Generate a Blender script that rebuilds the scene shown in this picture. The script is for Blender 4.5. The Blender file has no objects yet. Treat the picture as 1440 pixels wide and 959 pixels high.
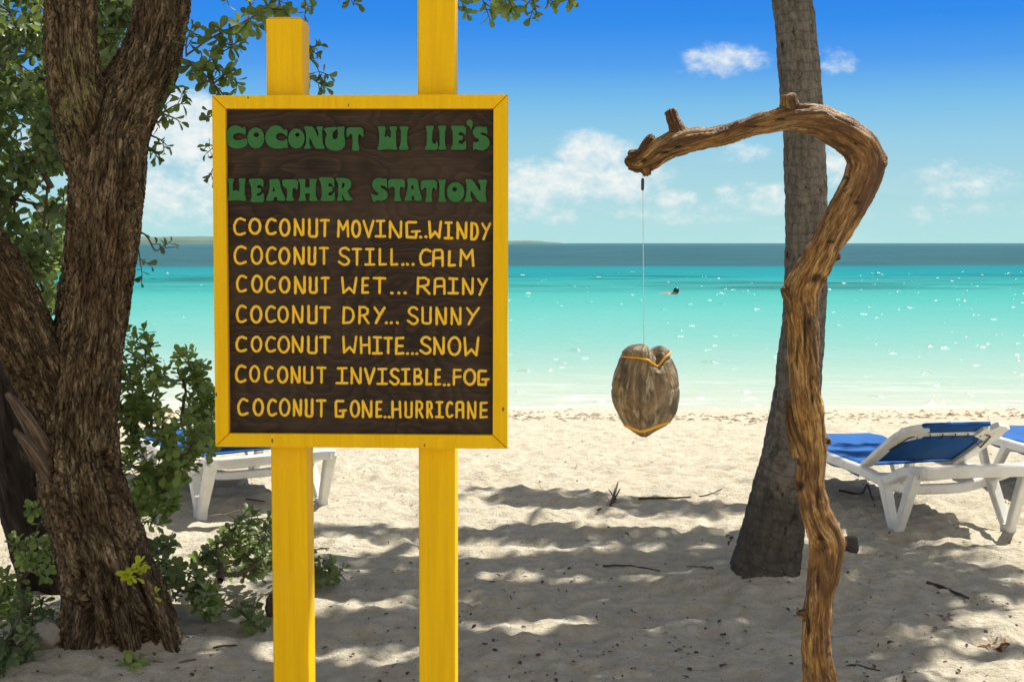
import bpy, bmesh, math, random
import numpy as np
from mathutils import Vector, Matrix

# ------------------------------------------------------------------ camera, sky, sun, exposure
SC = bpy.context.scene
COL = SC.collection
F = 1800.0                       # focal length in pixels of a 1440 px wide frame
PITCH = math.atan(137.5 / F)
CAMH = 1.6
cam_d = bpy.data.cameras.new('camera')
cam = bpy.data.objects.new('camera', cam_d); COL.objects.link(cam)
cam.location = (0, 0, CAMH)
cam.rotation_euler = (math.radians(90) - PITCH, 0, 0)
cam_d.sensor_width = 36.0; cam_d.lens = 36.0 * F / 1440.0
cam_d.clip_start = 0.05; cam_d.clip_end = 30000
SC.camera = cam

SUN_EL, SUN_AZ = math.radians(57), math.radians(50)
SUN = np.array([math.cos(SUN_EL) * math.sin(SUN_AZ), math.cos(SUN_EL) * math.cos(SUN_AZ), math.sin(SUN_EL)])
sun_d = bpy.data.lights.new('sun', 'SUN'); sun = bpy.data.objects.new('sun', sun_d); COL.objects.link(sun)
sun_d.energy = 5.0; sun_d.angle = math.radians(0.6); sun_d.color = (1.0, 0.96, 0.86)
sun.rotation_euler = Vector(SUN).to_track_quat('Z', 'Y').to_euler()

SC.view_settings.view_transform = 'Standard'
SC.view_settings.look = 'None'
SC.view_settings.exposure = 0.68
SC.view_settings.gamma = 1.0
SC.view_settings.use_curve_mapping = False
EXPO = 2 ** 0.68
SC.render.engine = 'CYCLES'
SC.cycles.use_denoising = True
SC.cycles.max_bounces = 7
SC.cycles.diffuse_bounces = 4
SC.cycles.sample_clamp_indirect = 6.0


class NT:
    """small helper around a node tree"""
    def __init__(s, tree): s.t = tree; s.n = tree.nodes; s.l = tree.links
    def new(s, typ, **kw):
        n = s.n.new(typ)
        for k, v in kw.items(): setattr(n, k, v)
        return n
    def link(s, a, b): s.l.new(a, b)
    def put(s, sock, v):
        if v is None: return
        if isinstance(v, bpy.types.NodeSocket): s.l.new(v, sock)
        else:
            if hasattr(sock, 'default_value'):
                try: sock.default_value = v
                except Exception: sock.default_value = tuple(v) + (1,)
    def math(s, op, a, b=None, c=None, clamp=False):
        n = s.new('ShaderNodeMath', operation=op); n.use_clamp = clamp
        s.put(n.inputs[0], a); s.put(n.inputs[1], b); s.put(n.inputs[2], c)
        return n.outputs[0]
    def vmath(s, op, a, b=None):
        n = s.new('ShaderNodeVectorMath', operation=op)
        s.put(n.inputs[0], a); s.put(n.inputs[1], b)
        return n.outputs[0]
    def mix(s, fac, a, b, blend='MIX'):
        n = s.new('ShaderNodeMix', data_type='RGBA', blend_type=blend)
        s.put(n.inputs[0], fac)
        s.put(n.inputs[6], a if isinstance(a, bpy.types.NodeSocket) else tuple(a)[:3] + (1,))
        s.put(n.inputs[7], b if isinstance(b, bpy.types.NodeSocket) else tuple(b)[:3] + (1,))
        return n.outputs[2]
    def noise(s, vec, scale=5, detail=4, rough=0.55, dist=0.0, lac=2.0):
        n = s.new('ShaderNodeTexNoise')
        s.put(n.inputs['Vector'], vec); n.inputs['Scale'].default_value = scale
        n.inputs['Detail'].default_value = detail; n.inputs['Roughness'].default_value = rough
        n.inputs['Distortion'].default_value = dist; n.inputs['Lacunarity'].default_value = lac
        return n.outputs[0]
    def voro(s, vec, scale=5, feature='F1', rand=1.0):
        n = s.new('ShaderNodeTexVoronoi', feature=feature)
        s.put(n.inputs['Vector'], vec); n.inputs['Scale'].default_value = scale
        n.inputs['Randomness'].default_value = rand
        return n
    def mapr(s, v, a, b, c=0.0, d=1.0, smooth=False):
        n = s.new('ShaderNodeMapRange'); n.clamp = True
        if smooth: n.interpolation_type = 'SMOOTHSTEP'
        s.put(n.inputs[0], v)
        for i, x in enumerate((a, b, c, d)): n.inputs[1 + i].default_value = x
        return n.outputs[0]
    def ramp(s, fac, stops, interp='LINEAR'):
        n = s.new('ShaderNodeValToRGB'); cr = n.color_ramp; cr.interpolation = interp
        while len(cr.elements) < len(stops): cr.elements.new(0.5)
        for e, (p, c) in zip(cr.elements, stops):
            e.position = p; e.color = tuple(c)[:3] + (1,)
        s.put(n.inputs[0], fac)
        return n.outputs[0]
    def scale(s, vec, v):
        return s.vmath('MULTIPLY', vec, v)
    def bump(s, h, strength=0.5, dist=0.01, normal=None):
        n = s.new('ShaderNodeBump'); n.inputs['Strength'].default_value = strength
        n.inputs['Distance'].default_value = dist; s.put(n.inputs['Height'], h)
        if normal is not None: s.put(n.inputs['Normal'], normal)
        return n.outputs[0]


def lin(r, g, b):
    f = lambda c: c / 12.92 if c <= 0.04045 else ((c + 0.055) / 1.055) ** 2.4
    return (f(r / 255.0), f(g / 255.0), f(b / 255.0))


# the sky: Nishita overhead, deep tropical blue fading to pale teal at the horizon, trade-wind cumulus
world = bpy.data.worlds.new('World'); SC.world = world; world.use_nodes = True
w = NT(world.node_tree)
for n in list(w.n): w.n.remove(n)
SKY = 0.14
tc = w.new('ShaderNodeTexCoord').outputs['Generated']
sky = w.new('ShaderNodeTexSky', sky_type='NISHITA')
sky.sun_disc = False; sky.sun_elevation = SUN_EL; sky.sun_rotation = SUN_AZ
sky.air_density = 1.0; sky.dust_density = 0.6; sky.ozone_density = 1.5
sep = w.new('ShaderNodeSeparateXYZ'); w.link(tc, sep.inputs[0])
dx, dy, dz = sep.outputs
k = 1.0 / (SKY * EXPO)
def skc(r, g, b): return tuple(c * k for c in lin(r, g, b))
low = w.ramp(w.math('MULTIPLY', dz, 4.0, clamp=True), [
    (0.0, skc(180, 226, 226)), (0.08, skc(178, 222, 226)), (0.20, skc(168, 214, 226)), (0.31, skc(152, 206, 231)), (0.42, skc(124, 191, 234)),
    (0.54, skc(84, 160, 238)), (0.66, skc(54, 142, 236)), (0.78, skc(46, 132, 232)), (1.0, skc(34, 104, 205))])
hs = w.new('ShaderNodeHueSaturation'); hs.inputs['Saturation'].default_value = 0.55; hs.inputs['Value'].default_value = 0.5
w.link(sky.outputs[0], hs.inputs['Color'])
skycol = w.mix(w.mapr(dz, 0.2, 0.5, smooth=True), low, hs.outputs[0])
yy = w.math('MAXIMUM', dy, 0.08)
u = w.math('DIVIDE', dx, yy); v = w.math('DIVIDE', dz, yy)
def px(x): return (x - 720) / F
def py(y): return (342 - y) / F
clouds = [  # centre x, y, half width, half height (target pixels), strength
    (258, 185, 80, 66, 1.6), (215, 275, 160, 62, .9), (300, 230, 70, 60, 1.1), (130, 210, 140, 70, 1.0),
    (770, 258, 110, 44, 1.3), (835, 218, 80, 42, 1.1), (880, 252, 80, 46, 1.1), (935, 278, 72, 18, .8),
    (1008, 90, 84, 32, .82), (1168, 90, 44, 28, .72), (1065, 280, 90, 30, .85), (1175, 235, 50, 44, .8),
    (1350, 252, 110, 36, .62), (1040, 215, 90, 26, .5), (1330, 300, 180, 22, .45), (950, 300, 160, 22, .55), (760, 300, 120, 26, .6)]
m = None
for cx, cy, rx, ry, a in clouds:
    e1 = w.math('MULTIPLY', w.math('SUBTRACT', u, px(cx)), F / rx)
    e2 = w.math('MULTIPLY', w.math('SUBTRACT', v, py(cy)), F / ry)
    r2 = w.math('ADD', w.math('MULTIPLY', e1, e1), w.math('MULTIPLY', e2, e2))
    one = w.math('MULTIPLY', w.math('SUBTRACT', 1.0, r2, clamp=True), a)
    m = one if m is None else w.math('MAXIMUM', m, one)
comb = w.new('ShaderNodeCombineXYZ'); w.link(u, comb.inputs[0]); w.link(v, comb.inputs[1])
cvec = w.scale(comb.outputs[0], (1, 1.5, 1))
cn = w.noise(cvec, 26, 7, 0.6, 0.15)
cn2 = w.noise(cvec, 70, 5, 0.6, 0.1)
dens = w.math('ADD', m, w.math('MULTIPLY', w.math('SUBTRACT', cn, 0.5), 1.9))
dens = w.math('ADD', dens, w.math('MULTIPLY', w.math('SUBTRACT', cn2, 0.5), 0.9))
dens = w.math('MULTIPLY', w.mapr(dens, 0.18, 1.25, smooth=True), w.math('MINIMUM', w.math('MULTIPLY', m, 3.0), 1.0))
# thin veil of far cloud low over the sea
vcomb = w.new('ShaderNodeCombineXYZ'); w.link(w.math('MULTIPLY', u, 3.0), vcomb.inputs[0]); w.link(w.math('MULTIPLY', v, 16.0), vcomb.inputs[1])
veil = w.math('MULTIPLY', w.mapr(w.noise(vcomb.outputs[0], 2.2, 5, .55), .5, .8), w.mapr(v, 0.0, 0.09, 0.42, 0.0))
dens = w.math('MAXIMUM', dens, veil)
ccol = w.mix(w.mapr(cn2, .35, .65), skc(214, 232, 236), skc(247, 249, 246))
final = w.mix(w.math('MULTIPLY', dens, 0.92), skycol, ccol)
# bright cloud bank added behind the camera, unseen, as fill for front faces
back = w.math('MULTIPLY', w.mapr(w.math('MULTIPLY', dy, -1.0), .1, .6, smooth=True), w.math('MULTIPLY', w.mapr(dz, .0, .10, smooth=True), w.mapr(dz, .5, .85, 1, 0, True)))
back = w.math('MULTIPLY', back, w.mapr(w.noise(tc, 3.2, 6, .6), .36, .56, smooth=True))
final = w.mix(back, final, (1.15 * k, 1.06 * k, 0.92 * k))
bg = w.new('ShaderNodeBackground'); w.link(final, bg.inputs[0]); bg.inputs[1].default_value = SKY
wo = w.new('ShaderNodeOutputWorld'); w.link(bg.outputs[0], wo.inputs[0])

# ------------------------------------------------------------------ helpers
rng = np.random.default_rng(7)
random.seed(7)
CP, SP = math.cos(PITCH), math.sin(PITCH)
EYE = np.array([0, 0, CAMH])

def ray(u, v):
    a = (u - 720) / F; b = (479.5 - v) / F
    return np.array([a, CP + b * SP, -SP + b * CP])

def P(u, v, Y):
    """world point that stands Y metres out on the line of sight through photo pixel (u, v)"""
    d = ray(u, v)
    return EYE + d * (Y / d[1])

def G(u, v, z=0.0):
    """ground point (height z) seen at photo pixel (u, v)"""
    d = ray(u, v)
    return EYE + d * ((z - CAMH) / d[2])

def proj(p):
    q = np.asarray(p) - EYE
    dd = q[..., 1] * CP - q[..., 2] * SP
    uu = q[..., 1] * SP + q[..., 2] * CP
    return 720 + F * q[..., 0] / dd, 479.5 - F * uu / dd

_perm = rng.permutation(256); _perm = np.concatenate([_perm, _perm, _perm])
_grad = rng.normal(size=(256, 3)); _grad /= np.linalg.norm(_grad, axis=1)[:, None]
def perlin(p):
    p = np.asarray(p, float); i = np.floor(p).astype(int); f = p - i; i &= 255
    uu = f * f * f * (f * (f * 6 - 15) + 10)
    out = np.zeros(p.shape[0])
    for a in (0, 1):
        wx = uu[:, 0] if a else 1 - uu[:, 0]
        for b in (0, 1):
            wy = uu[:, 1] if b else 1 - uu[:, 1]
            for c in (0, 1):
                wz = uu[:, 2] if c else 1 - uu[:, 2]
                h = _perm[_perm[_perm[(i[:, 0] + a) & 255] + ((i[:, 1] + b) & 255)] + ((i[:, 2] + c) & 255)]
                g = _grad[h]
                out += wx * wy * wz * (g[:, 0] * (f[:, 0] - a) + g[:, 1] * (f[:, 1] - b) + g[:, 2] * (f[:, 2] - c))
    return out * 1.5
def fbm(p, oct=4, gain=0.5):
    p = np.asarray(p, float); s = 0; a = 1.0
    for o in range(oct):
        s = s + a * perlin(p * (2 ** o) + 17.3 * o); a *= gain
    return s

def tag(o, label=None, cat=None, group=None, kind=None):
    if label: o['label'] = label
    if cat: o['category'] = cat
    if group: o['group'] = group
    if kind: o['kind'] = kind
    return o

def obj(name, verts, faces, mat, parent=None, smooth=False, attrs=None):
    me = bpy.data.meshes.new(name)
    me.from_pydata([tuple(map(float, v)) for v in verts] if not isinstance(verts, np.ndarray) else verts.tolist(), [],
                   faces.tolist() if isinstance(faces, np.ndarray) else faces)
    if attrs:
        for an, arr in attrs.items():
            at = me.attributes.new(an, 'FLOAT_VECTOR', 'POINT')
            at.data.foreach_set('vector', np.asarray(arr, np.float32).ravel())
    me.validate(); me.update()
    if smooth: me.polygons.foreach_set('use_smooth', [True] * len(me.polygons))
    if mat: me.materials.append(mat)
    o = bpy.data.objects.new(name, me); COL.objects.link(o)
    if parent is not None: o.parent = parent
    return o

def empty(name, loc, rz=0.0):
    o = bpy.data.objects.new(name, None); COL.objects.link(o)
    o.location = tuple(map(float, loc)); o.rotation_euler = (0, 0, rz); o.empty_display_size = 0.1
    return o

def copy_tree(o, parent=None):
    c = o.copy(); COL.objects.link(c)
    if parent is not None: c.parent = parent
    for ch in list(o.children): copy_tree(ch, c)
    return c

class MB:
    """collects vertices and faces of one mesh"""
    def __init__(s): s.v = []; s.f = []; s.n = 0
    def add(s, v, f):
        v = np.asarray(v, float); s.v.append(v)
        s.f += [tuple(int(i) + s.n for i in q) for q in f]; s.n += len(v)
    def tube(s, pts, radii, sides=8, cap=True, flat=None):
        v, f = tube_mesh(pts, radii, sides, cap, flat); s.add(v, f)
    def box(s, lo, hi):
        x0, y0, z0 = lo; x1, y1, z1 = hi
        s.add([(x0, y0, z0), (x1, y0, z0), (x1, y1, z0), (x0, y1, z0), (x0, y0, z1), (x1, y0, z1), (x1, y1, z1), (x0, y1, z1)],
              [(0, 3, 2, 1), (4, 5, 6, 7), (0, 1, 5, 4), (1, 2, 6, 5), (2, 3, 7, 6), (3, 0, 4, 7)])
    def build(s, name, mat, parent=None, smooth=False, origin=None):
        if not s.v: return None
        v = np.concatenate(s.v)
        if origin is not None: v = v - np.asarray(origin)
        return obj(name, v, s.f, mat, parent, smooth)

def spline(pts, n):
    """Catmull-Rom through rows of any width, n samples per span"""
    p = np.asarray(pts, float); out = []
    q = np.vstack([2 * p[0] - p[1], p, 2 * p[-1] - p[-2]])
    for i in range(1, len(q) - 2):
        for t in np.linspace(0, 1, n, endpoint=False):
            a, b, c, d = q[i - 1], q[i], q[i + 1], q[i + 2]
            out.append(0.5 * (2 * b + (c - a) * t + (2 * a - 5 * b + 4 * c - d) * t * t + (3 * b - a - 3 * c + d) * t ** 3))
    out.append(p[-1])
    return np.array(out)

def frames(pts):
    pts = np.asarray(pts, float)
    T = np.gradient(pts, axis=0); T /= np.linalg.norm(T, axis=1)[:, None] + 1e-12
    ref = np.array([0, 1.0, 0]) if abs(T[0][1]) < 0.9 else np.array([1.0, 0, 0])
    A = np.zeros_like(pts); B = np.zeros_like(pts)
    a = ref - T[0] * ref.dot(T[0]); a /= np.linalg.norm(a)
    for i in range(len(pts)):
        a = a - T[i] * a.dot(T[i]); a /= np.linalg.norm(a) + 1e-12
        A[i] = a; B[i] = np.cross(T[i], a)
    return T, A, B

def tube_mesh(pts, radii, sides=8, cap=True, flat=None):
    pts = np.asarray(pts, float); n = len(pts)
    radii = np.full(n, radii, float) if np.isscalar(radii) else np.asarray(radii, float)
    T, A, B = frames(pts)
    th = np.linspace(0, 2 * math.pi, sides, endpoint=False)
    fa, fb = flat if flat else (1, 1)
    ring = np.cos(th)[None, :, None] * A[:, None, :] * fa + np.sin(th)[None, :, None] * B[:, None, :] * fb
    v = (pts[:, None, :] + ring * radii[:, None, None]).reshape(-1, 3)
    f = []
    for i in range(n - 1):
        for j in range(sides):
            k2 = (j + 1) % sides
            f.append((i * sides + j, i * sides + k2, (i + 1) * sides + k2, (i + 1) * sides + j))
    if cap:
        f.append(tuple(range(sides - 1, -1, -1))); f.append(tuple((n - 1) * sides + j for j in range(sides)))
    return v, f

def bar(mb, a, b, wa, ha, wb=None, hb=None, side=(1, 0, 0), bev=0.25):
    """a straight bar with softened edges from a to b; width along `side`, tapering"""
    wb = wa if wb is None else wb; hb = ha if hb is None else hb
    a = np.asarray(a, float); b = np.asarray(b, float); t = (b - a) / np.linalg.norm(b - a)
    s = np.asarray(side, float); s = s - t * s.dot(t); s /= np.linalg.norm(s); h = np.cross(t, s)
    prof = []
    for sx, sy in ((1, 1), (-1, 1), (-1, -1), (1, -1)):
        if sx * sy > 0: prof += [(sx, sy * (1 - bev)), (sx * (1 - bev), sy)]
        else: prof += [(sx * (1 - bev), sy), (sx, sy * (1 - bev))]
    v = []
    for c, W, H in ((a, wa, ha), (b, wb, hb)):
        for x, y in prof: v.append(c + s * x * W / 2 + h * y * H / 2)
    f = [(i, (i + 1) % 8, 8 + (i + 1) % 8, 8 + i) for i in range(8)] + [tuple(range(7, -1, -1)), tuple(range(8, 16))]
    mb.add(v, f)

def barpath(mb, pts, W, H, side=(1, 0, 0), bev=0.3):
    """a bar that follows a bent path, mitred at the bends"""
    pts = np.asarray(pts, float); n = len(pts)
    T = np.gradient(pts, axis=0); T /= np.linalg.norm(T, axis=1)[:, None]
    prof = []
    for sx, sy in ((1, 1), (-1, 1), (-1, -1), (1, -1)):
        if sx * sy > 0: prof += [(sx, sy * (1 - bev)), (sx * (1 - bev), sy)]
        else: prof += [(sx * (1 - bev), sy), (sx, sy * (1 - bev))]
    v = []
    for i in range(n):
        s = np.asarray(side, float); s = s - T[i] * s.dot(T[i]); s /= np.linalg.norm(s); h = np.cross(T[i], s)
        for x, y in prof: v.append(pts[i] + s * x * W / 2 + h * y * H / 2)
    f = [(i * 8 + j, i * 8 + (j + 1) % 8, (i + 1) * 8 + (j + 1) % 8, (i + 1) * 8 + j) for i in range(n - 1) for j in range(8)]
    f += [tuple(range(7, -1, -1)), tuple((n - 1) * 8 + j for j in range(8))]
    mb.add(v, f)

def principled(name):
    m = bpy.data.materials.new(name); m.use_nodes = True
    t = NT(m.node_tree)
    b = [n for n in t.n if n.type == 'BSDF_PRINCIPLED'][0]
    return m, t, b

def attr(t, name):
    n = t.new('ShaderNodeAttribute'); n.attribute_name = name
    return n.outputs['Vector']
def objco(t): return t.new('ShaderNodeTexCoord').outputs['Object']
def pos(t): return t.new('ShaderNodeNewGeometry').outputs['Position']

def fuse(chains, voxel, smooth_it=6):
    """union of tapering tubes -> (verts, faces, normals, grain coordinates). chains: rows (x,y,z,r)"""
    mb = MB(); dense = []; s0 = 0
    for c in chains:
        c = np.asarray(c, float); sp = spline(c, 6)
        mb.tube(sp[:, :3], np.maximum(sp[:, 3], 0.004), 20, True)
        T, A, B = frames(sp[:, :3])
        L = np.concatenate([[0], np.cumsum(np.linalg.norm(np.diff(sp[:, :3], axis=0), axis=1))])
        dense.append((sp[:, :3], sp[:, 3], A, B, L + s0)); s0 += 3.7
    me = bpy.data.meshes.new('tmp'); me.from_pydata(np.concatenate(mb.v).tolist(), [], mb.f); me.update()
    o = bpy.data.objects.new('tmp', me); COL.objects.link(o)
    r = o.modifiers.new('r', 'REMESH'); r.mode = 'VOXEL'; r.voxel_size = voxel
    sm = o.modifiers.new('s', 'SMOOTH'); sm.factor = 0.5; sm.iterations = smooth_it
    dg = bpy.context.evaluated_depsgraph_get(); ev = o.evaluated_get(dg); m2 = ev.to_mesh()
    n = len(m2.vertices); V = np.zeros(n * 3); m2.vertices.foreach_get('co', V); V = V.reshape(-1, 3)
    N = np.zeros(n * 3); m2.vertices.foreach_get('normal', N); N = N.reshape(-1, 3)
    FC = [tuple(p.vertices) for p in m2.polygons]
    ev.to_mesh_clear(); bpy.data.objects.remove(o); bpy.data.meshes.remove(me)
    pts = np.concatenate([d[0] for d in dense]); rad = np.concatenate([d[1] for d in dense])
    A = np.concatenate([d[2] for d in dense]); B = np.concatenate([d[3] for d in dense]); L = np.concatenate([d[4] for d in dense])
    best = np.full(n, 1e9); idx = np.zeros(n, int)
    for i in range(len(pts)):
        dd = np.linalg.norm(V - pts[i], axis=1) - rad[i]
        mk = dd < best; best[mk] = dd[mk]; idx[mk] = i
    q = V - pts[idx]
    th = np.arctan2((q * B[idx]).sum(1), (q * A[idx]).sum(1))
    Tn = np.cross(A[idx], B[idx]); sl = L[idx] + (q * Tn).sum(1)
    return V, FC, N, th, sl, rad[idx]

def ground(x, y):
    """height of the beach"""
    x = np.asarray(x, float); y = np.asarray(y, float)
    t = np.clip((y - 8.5) / 5.5, 0, None)
    return -0.22 * t ** 1.35 * (y > 8.5)

def relief(x, y):
    p = np.stack([x, y, np.zeros_like(x)], 1)
    near = np.clip((13.3 - y) / 1.5, 0, 1)
    r = 0.026 * perlin(p * [1.5, 1.9, 1] + 3.1) + 0.028 * (np.abs(perlin(p * [3.1, 4.4, 1] + 9.7)) - .25)
    r += 0.020 * perlin(p * [5.3, 7.0, 1] + 1.3) + 0.015 * perlin(p * [11, 14, 1]) + 0.008 * (np.abs(perlin(p * [21, 26, 1])) - .2) + 0.004 * perlin(p * [34, 39, 1])
    return r * (0.25 + 0.75 * near)
DENTS = np.array([(rng.uniform(-3.2, 3.4), rng.uniform(4.1, 9.5), rng.uniform(.05, .10), rng.uniform(.07, .14), rng.uniform(0, 3.14), rng.uniform(.007, .021)) for _ in range(430)])
def one_dent(d, x, y):
    """a scuffed footprint: a hollow with a low rim of pushed-up sand"""
    c_, s_ = math.cos(d[4]), math.sin(d[4]); a_ = ((x - d[0]) * c_ + (y - d[1]) * s_) / d[3]; b_ = ((y - d[1]) * c_ - (x - d[0]) * s_) / d[2]
    q = np.sqrt(a_ * a_ + b_ * b_)
    return d[5] * (-np.exp(-q ** 3) + .55 * np.exp(-((q - 1.45) / .38) ** 2))
MOUNDS = [(*G(1075, 815)[:2], .30, .07), (*G(170, 915)[:2], .45, .05), (*G(60, 862)[:2], .4, .04)]
def mounds(x, y):
    return sum(h_ * np.exp(-(((x - a_) ** 2 + (y - b_) ** 2) / (w_ * w_)) ** 1.2) for a_, b_, w_, h_ in MOUNDS)
def gz(x, y):
    x = np.atleast_1d(np.asarray(x, float)); y = np.atleast_1d(np.asarray(y, float))
    near = DENTS[(np.abs(DENTS[:, 0] - x[0]) < .4) & (np.abs(DENTS[:, 1] - y[0]) < .4)]
    return float((ground(x, y) + relief(x, y) + mounds(x, y) + sum(one_dent(d, x, y) for d in near))[0])

# ------------------------------------------------------------------ the beach, the sea, the far island
m_sand, t, b = principled('coral_sand')
p = pos(t)
n1 = t.noise(p, 1.7, 5, .6); n2 = t.noise(p, 14, 6, .65); n3 = t.noise(p, 190, 3, .7)
c = t.mix(t.mapr(n1, .3, .7), (.73, .67, .535), (.81, .755, .62))
c = t.mix(t.mapr(n2, .38, .7), c, (.56, .48, .34))
c = t.mix(t.mapr(n3, .35, .7), t.mix(0.4, c, (.50, .42, .30)), c)
def specks(scale, thr, seed):
    sv = t.vmath('ADD', p, (seed, seed * 1.7, 0))
    vo = t.voro(t.scale(sv, (1, 1, .2)), scale)
    pick = t.new('ShaderNodeSeparateColor'); t.link(vo.outputs['Color'], pick.inputs[0])
    d = t.math('ADD', vo.outputs['Distance'], t.math('MULTIPLY', t.noise(p, scale * 2.6, 2, .6), .32))
    return t.math('MULTIPLY', t.math('LESS_THAN', d, thr), t.math('LESS_THAN', pick.outputs[0], .24))
pit = t.noise(t.scale(p, (1, 1.3, 1)), 34, 5, .72)
c = t.mix(t.math('MULTIPLY', t.mapr(pit, .27, .40, 1, 0), .5), c, (.30, .245, .165))
c = t.mix(t.math('MULTIPLY', specks(30, .27, 3.3), .7), c, (.16, .115, .07))
c = t.mix(t.math('MULTIPLY', specks(64, .34, 8.1), .65), c, (.13, .10, .07))
c = t.mix(t.math('MULTIPLY', specks(13, .20, 5.7), .45), c, (.24, .18, .11))
# wet sand and weed stains close to the water's edge
sp_ = t.new('ShaderNodeSeparateXYZ'); t.link(p, sp_.inputs[0])
edge = t.math('ADD', sp_.outputs[1], t.math('MULTIPLY', t.math('SUBTRACT', t.noise(t.scale(p, (.5, 1.4, 1)), 1.0, 4, .6), .5), 1.3))
wrack = t.math('MULTIPLY', t.mapr(edge, 12.2, 13.0, smooth=True), t.mapr(edge, 13.3, 13.8, 1, 0))
wn = t.mapr(t.noise(t.scale(p, (2.5, 7, 1)), 2.2, 6, .7), .54, .66)
c = t.mix(t.math('MULTIPLY', t.math('MULTIPLY', wrack, wn), .55), c, (.36, .27, .14))
t.put(b.inputs['Base Color'], c)
b.inputs['Roughness'].default_value = 0.95
b.inputs['Specular IOR Level'].default_value = 0.12
h = t.math('ADD', t.math('MULTIPLY', pit, 1.3), t.math('MULTIPLY', n3, .35))
t.put(b.inputs['Normal'], t.bump(h, .9, .03))

xs = np.concatenate([np.linspace(-60, -6, 28), np.linspace(-5.8, -3.2, 27), np.arange(-3.15, 4.2, .024), np.linspace(4.2, 7, 29), np.linspace(8, 60, 27)])
ys = np.concatenate([np.linspace(-40, 3.0, 20), np.linspace(3.2, 4.0, 9), np.arange(4.05, 9.5, .022), np.arange(9.5, 14.6, .04), np.linspace(14.8, 60, 40)])
X, Y = np.meshgrid(xs, ys); xf, yf = X.ravel(), Y.ravel()
Z = (ground(xf, yf) + relief(xf, yf) + mounds(xf, yf)).reshape(X.shape)
for d in DENTS:
    i0, i1 = np.searchsorted(xs, (d[0] - .4, d[0] + .4)); j0, j1 = np.searchsorted(ys, (d[1] - .4, d[1] + .4))
    Z[j0:j1, i0:i1] += one_dent(d, X[j0:j1, i0:i1], Y[j0:j1, i0:i1])
Z = Z.ravel()
nx, ny = len(xs), len(ys)
ii = (np.arange(ny - 1)[:, None] * nx + np.arange(nx - 1)[None, :]).ravel()
quads = np.stack([ii, ii + 1, ii + 1 + nx, ii + nx], 1)
tag(obj('beach_sand', np.stack([xf, yf, Z], 1), quads, m_sand, smooth=True), kind='structure')

WZ = -0.225
m_sea, t, b = principled('sea_water')
p = pos(t); s = t.new('ShaderNodeSeparateXYZ'); t.link(p, s.inputs[0]); Yp = s.outputs[1]
tt = t.math('DIVIDE', 13.14, t.math('MAXIMUM', Yp, 12))           # 1 at the beach, towards 0 far out
wz = t.noise(t.scale(p, (.012, .05, 1)), 1.0, 5, .6)
wn2 = t.noise(t.scale(p, (.05, .22, 1)), 1.0, 5, .65)
tw = t.math('ADD', tt, t.math('MULTIPLY', t.math('SUBTRACT', wz, .5), .035))
tw = t.math('ADD', tw, t.math('MULTIPLY', t.math('MULTIPLY', t.math('SUBTRACT', wn2, .5), .16), tt))
def wa(r, g, b2, m=2.15): return tuple(c_ / m for c_ in lin(r, g, b2))
base = t.ramp(tw, [(0.0, wa(82, 140, 148)), (.02, wa(58, 112, 124)), (.118, wa(54, 112, 118)), (.136, wa(0, 160, 172)), (.185, wa(10, 178, 182)),
                   (.225, wa(62, 192, 186)), (.30, wa(94, 208, 198)), (.42, wa(128, 218, 208)), (.58, wa(166, 226, 214)), (.73, wa(204, 236, 220)), (.87, wa(230, 243, 224)), (.94, wa(242, 247, 226)), (1.0, wa(250, 249, 232))])
# seagrass beds: long dark patches just inside the drop-off
bed = t.math('MULTIPLY', t.mapr(tt, .155, .185, smooth=True), t.mapr(tt, .235, .29, 1, 0, True))
bn = t.noise(t.scale(p, (.065, .15, 1)), 1.3, 6, .68, .4)
base = t.mix(t.math('MULTIPLY', t.math('MULTIPLY', bed, t.mapr(bn, .47, .62)), .85), base, wa(38, 118, 114))
# darker chop far out, thin foam by the sand
chop = t.noise(t.scale(p, (.05, .17, 1)), 1.0, 6, .75)
base = t.mix(t.math('MULTIPLY', t.mapr(chop, .45, .68), t.mapr(tt, .02, .3, .55, .14)), base, t.mix(.5, base, wa(130, 190, 190)))
fo = t.noise(t.scale(p, (.5, 3.0, 1)), 1.0, 6, .7, .4)
base = t.mix(t.math('MULTIPLY', t.mapr(fo, .53, .70), t.mapr(tt, .72, .98, 0, .75)), base, (.80, .80, .74))
w1 = t.noise(t.scale(p, (.9, 2.0, 1)), 1.6, 3, .6, .3)
w2 = t.noise(t.scale(p, (1, 1.5, 1)), 7.0, 4, .65)
w3 = t.noise(t.scale(p, (.3, .7, 1)), .5, 3, .6, .2)
hh = t.math('ADD', t.math('ADD', t.math('MULTIPLY', w1, .16), t.math('MULTIPLY', w2, .055)), t.math('MULTIPLY', w3, .35))
nd = t.bump(t.math('ADD', t.math('MULTIPLY', w1, .16), t.math('MULTIPLY', t.noise(t.scale(p, (.4, 1.6, 1)), 1.9, 5, .68, .3), .22)), 1.0, 1.0)
# short steep wavelets that catch the sun
vw = t.voro(t.scale(p, (1, 1, 0)), 1.5); pw = t.new('ShaderNodeSeparateColor'); t.link(vw.outputs['Color'], pw.inputs[0])
hump = 0.0
hh = t.math('ADD', hh, hump)
nb = t.bump(hh, .4, 1.0)
t.n.remove(b)
df = t.new('ShaderNodeBsdfDiffuse'); t.link(base, df.inputs[0]); 
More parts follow.
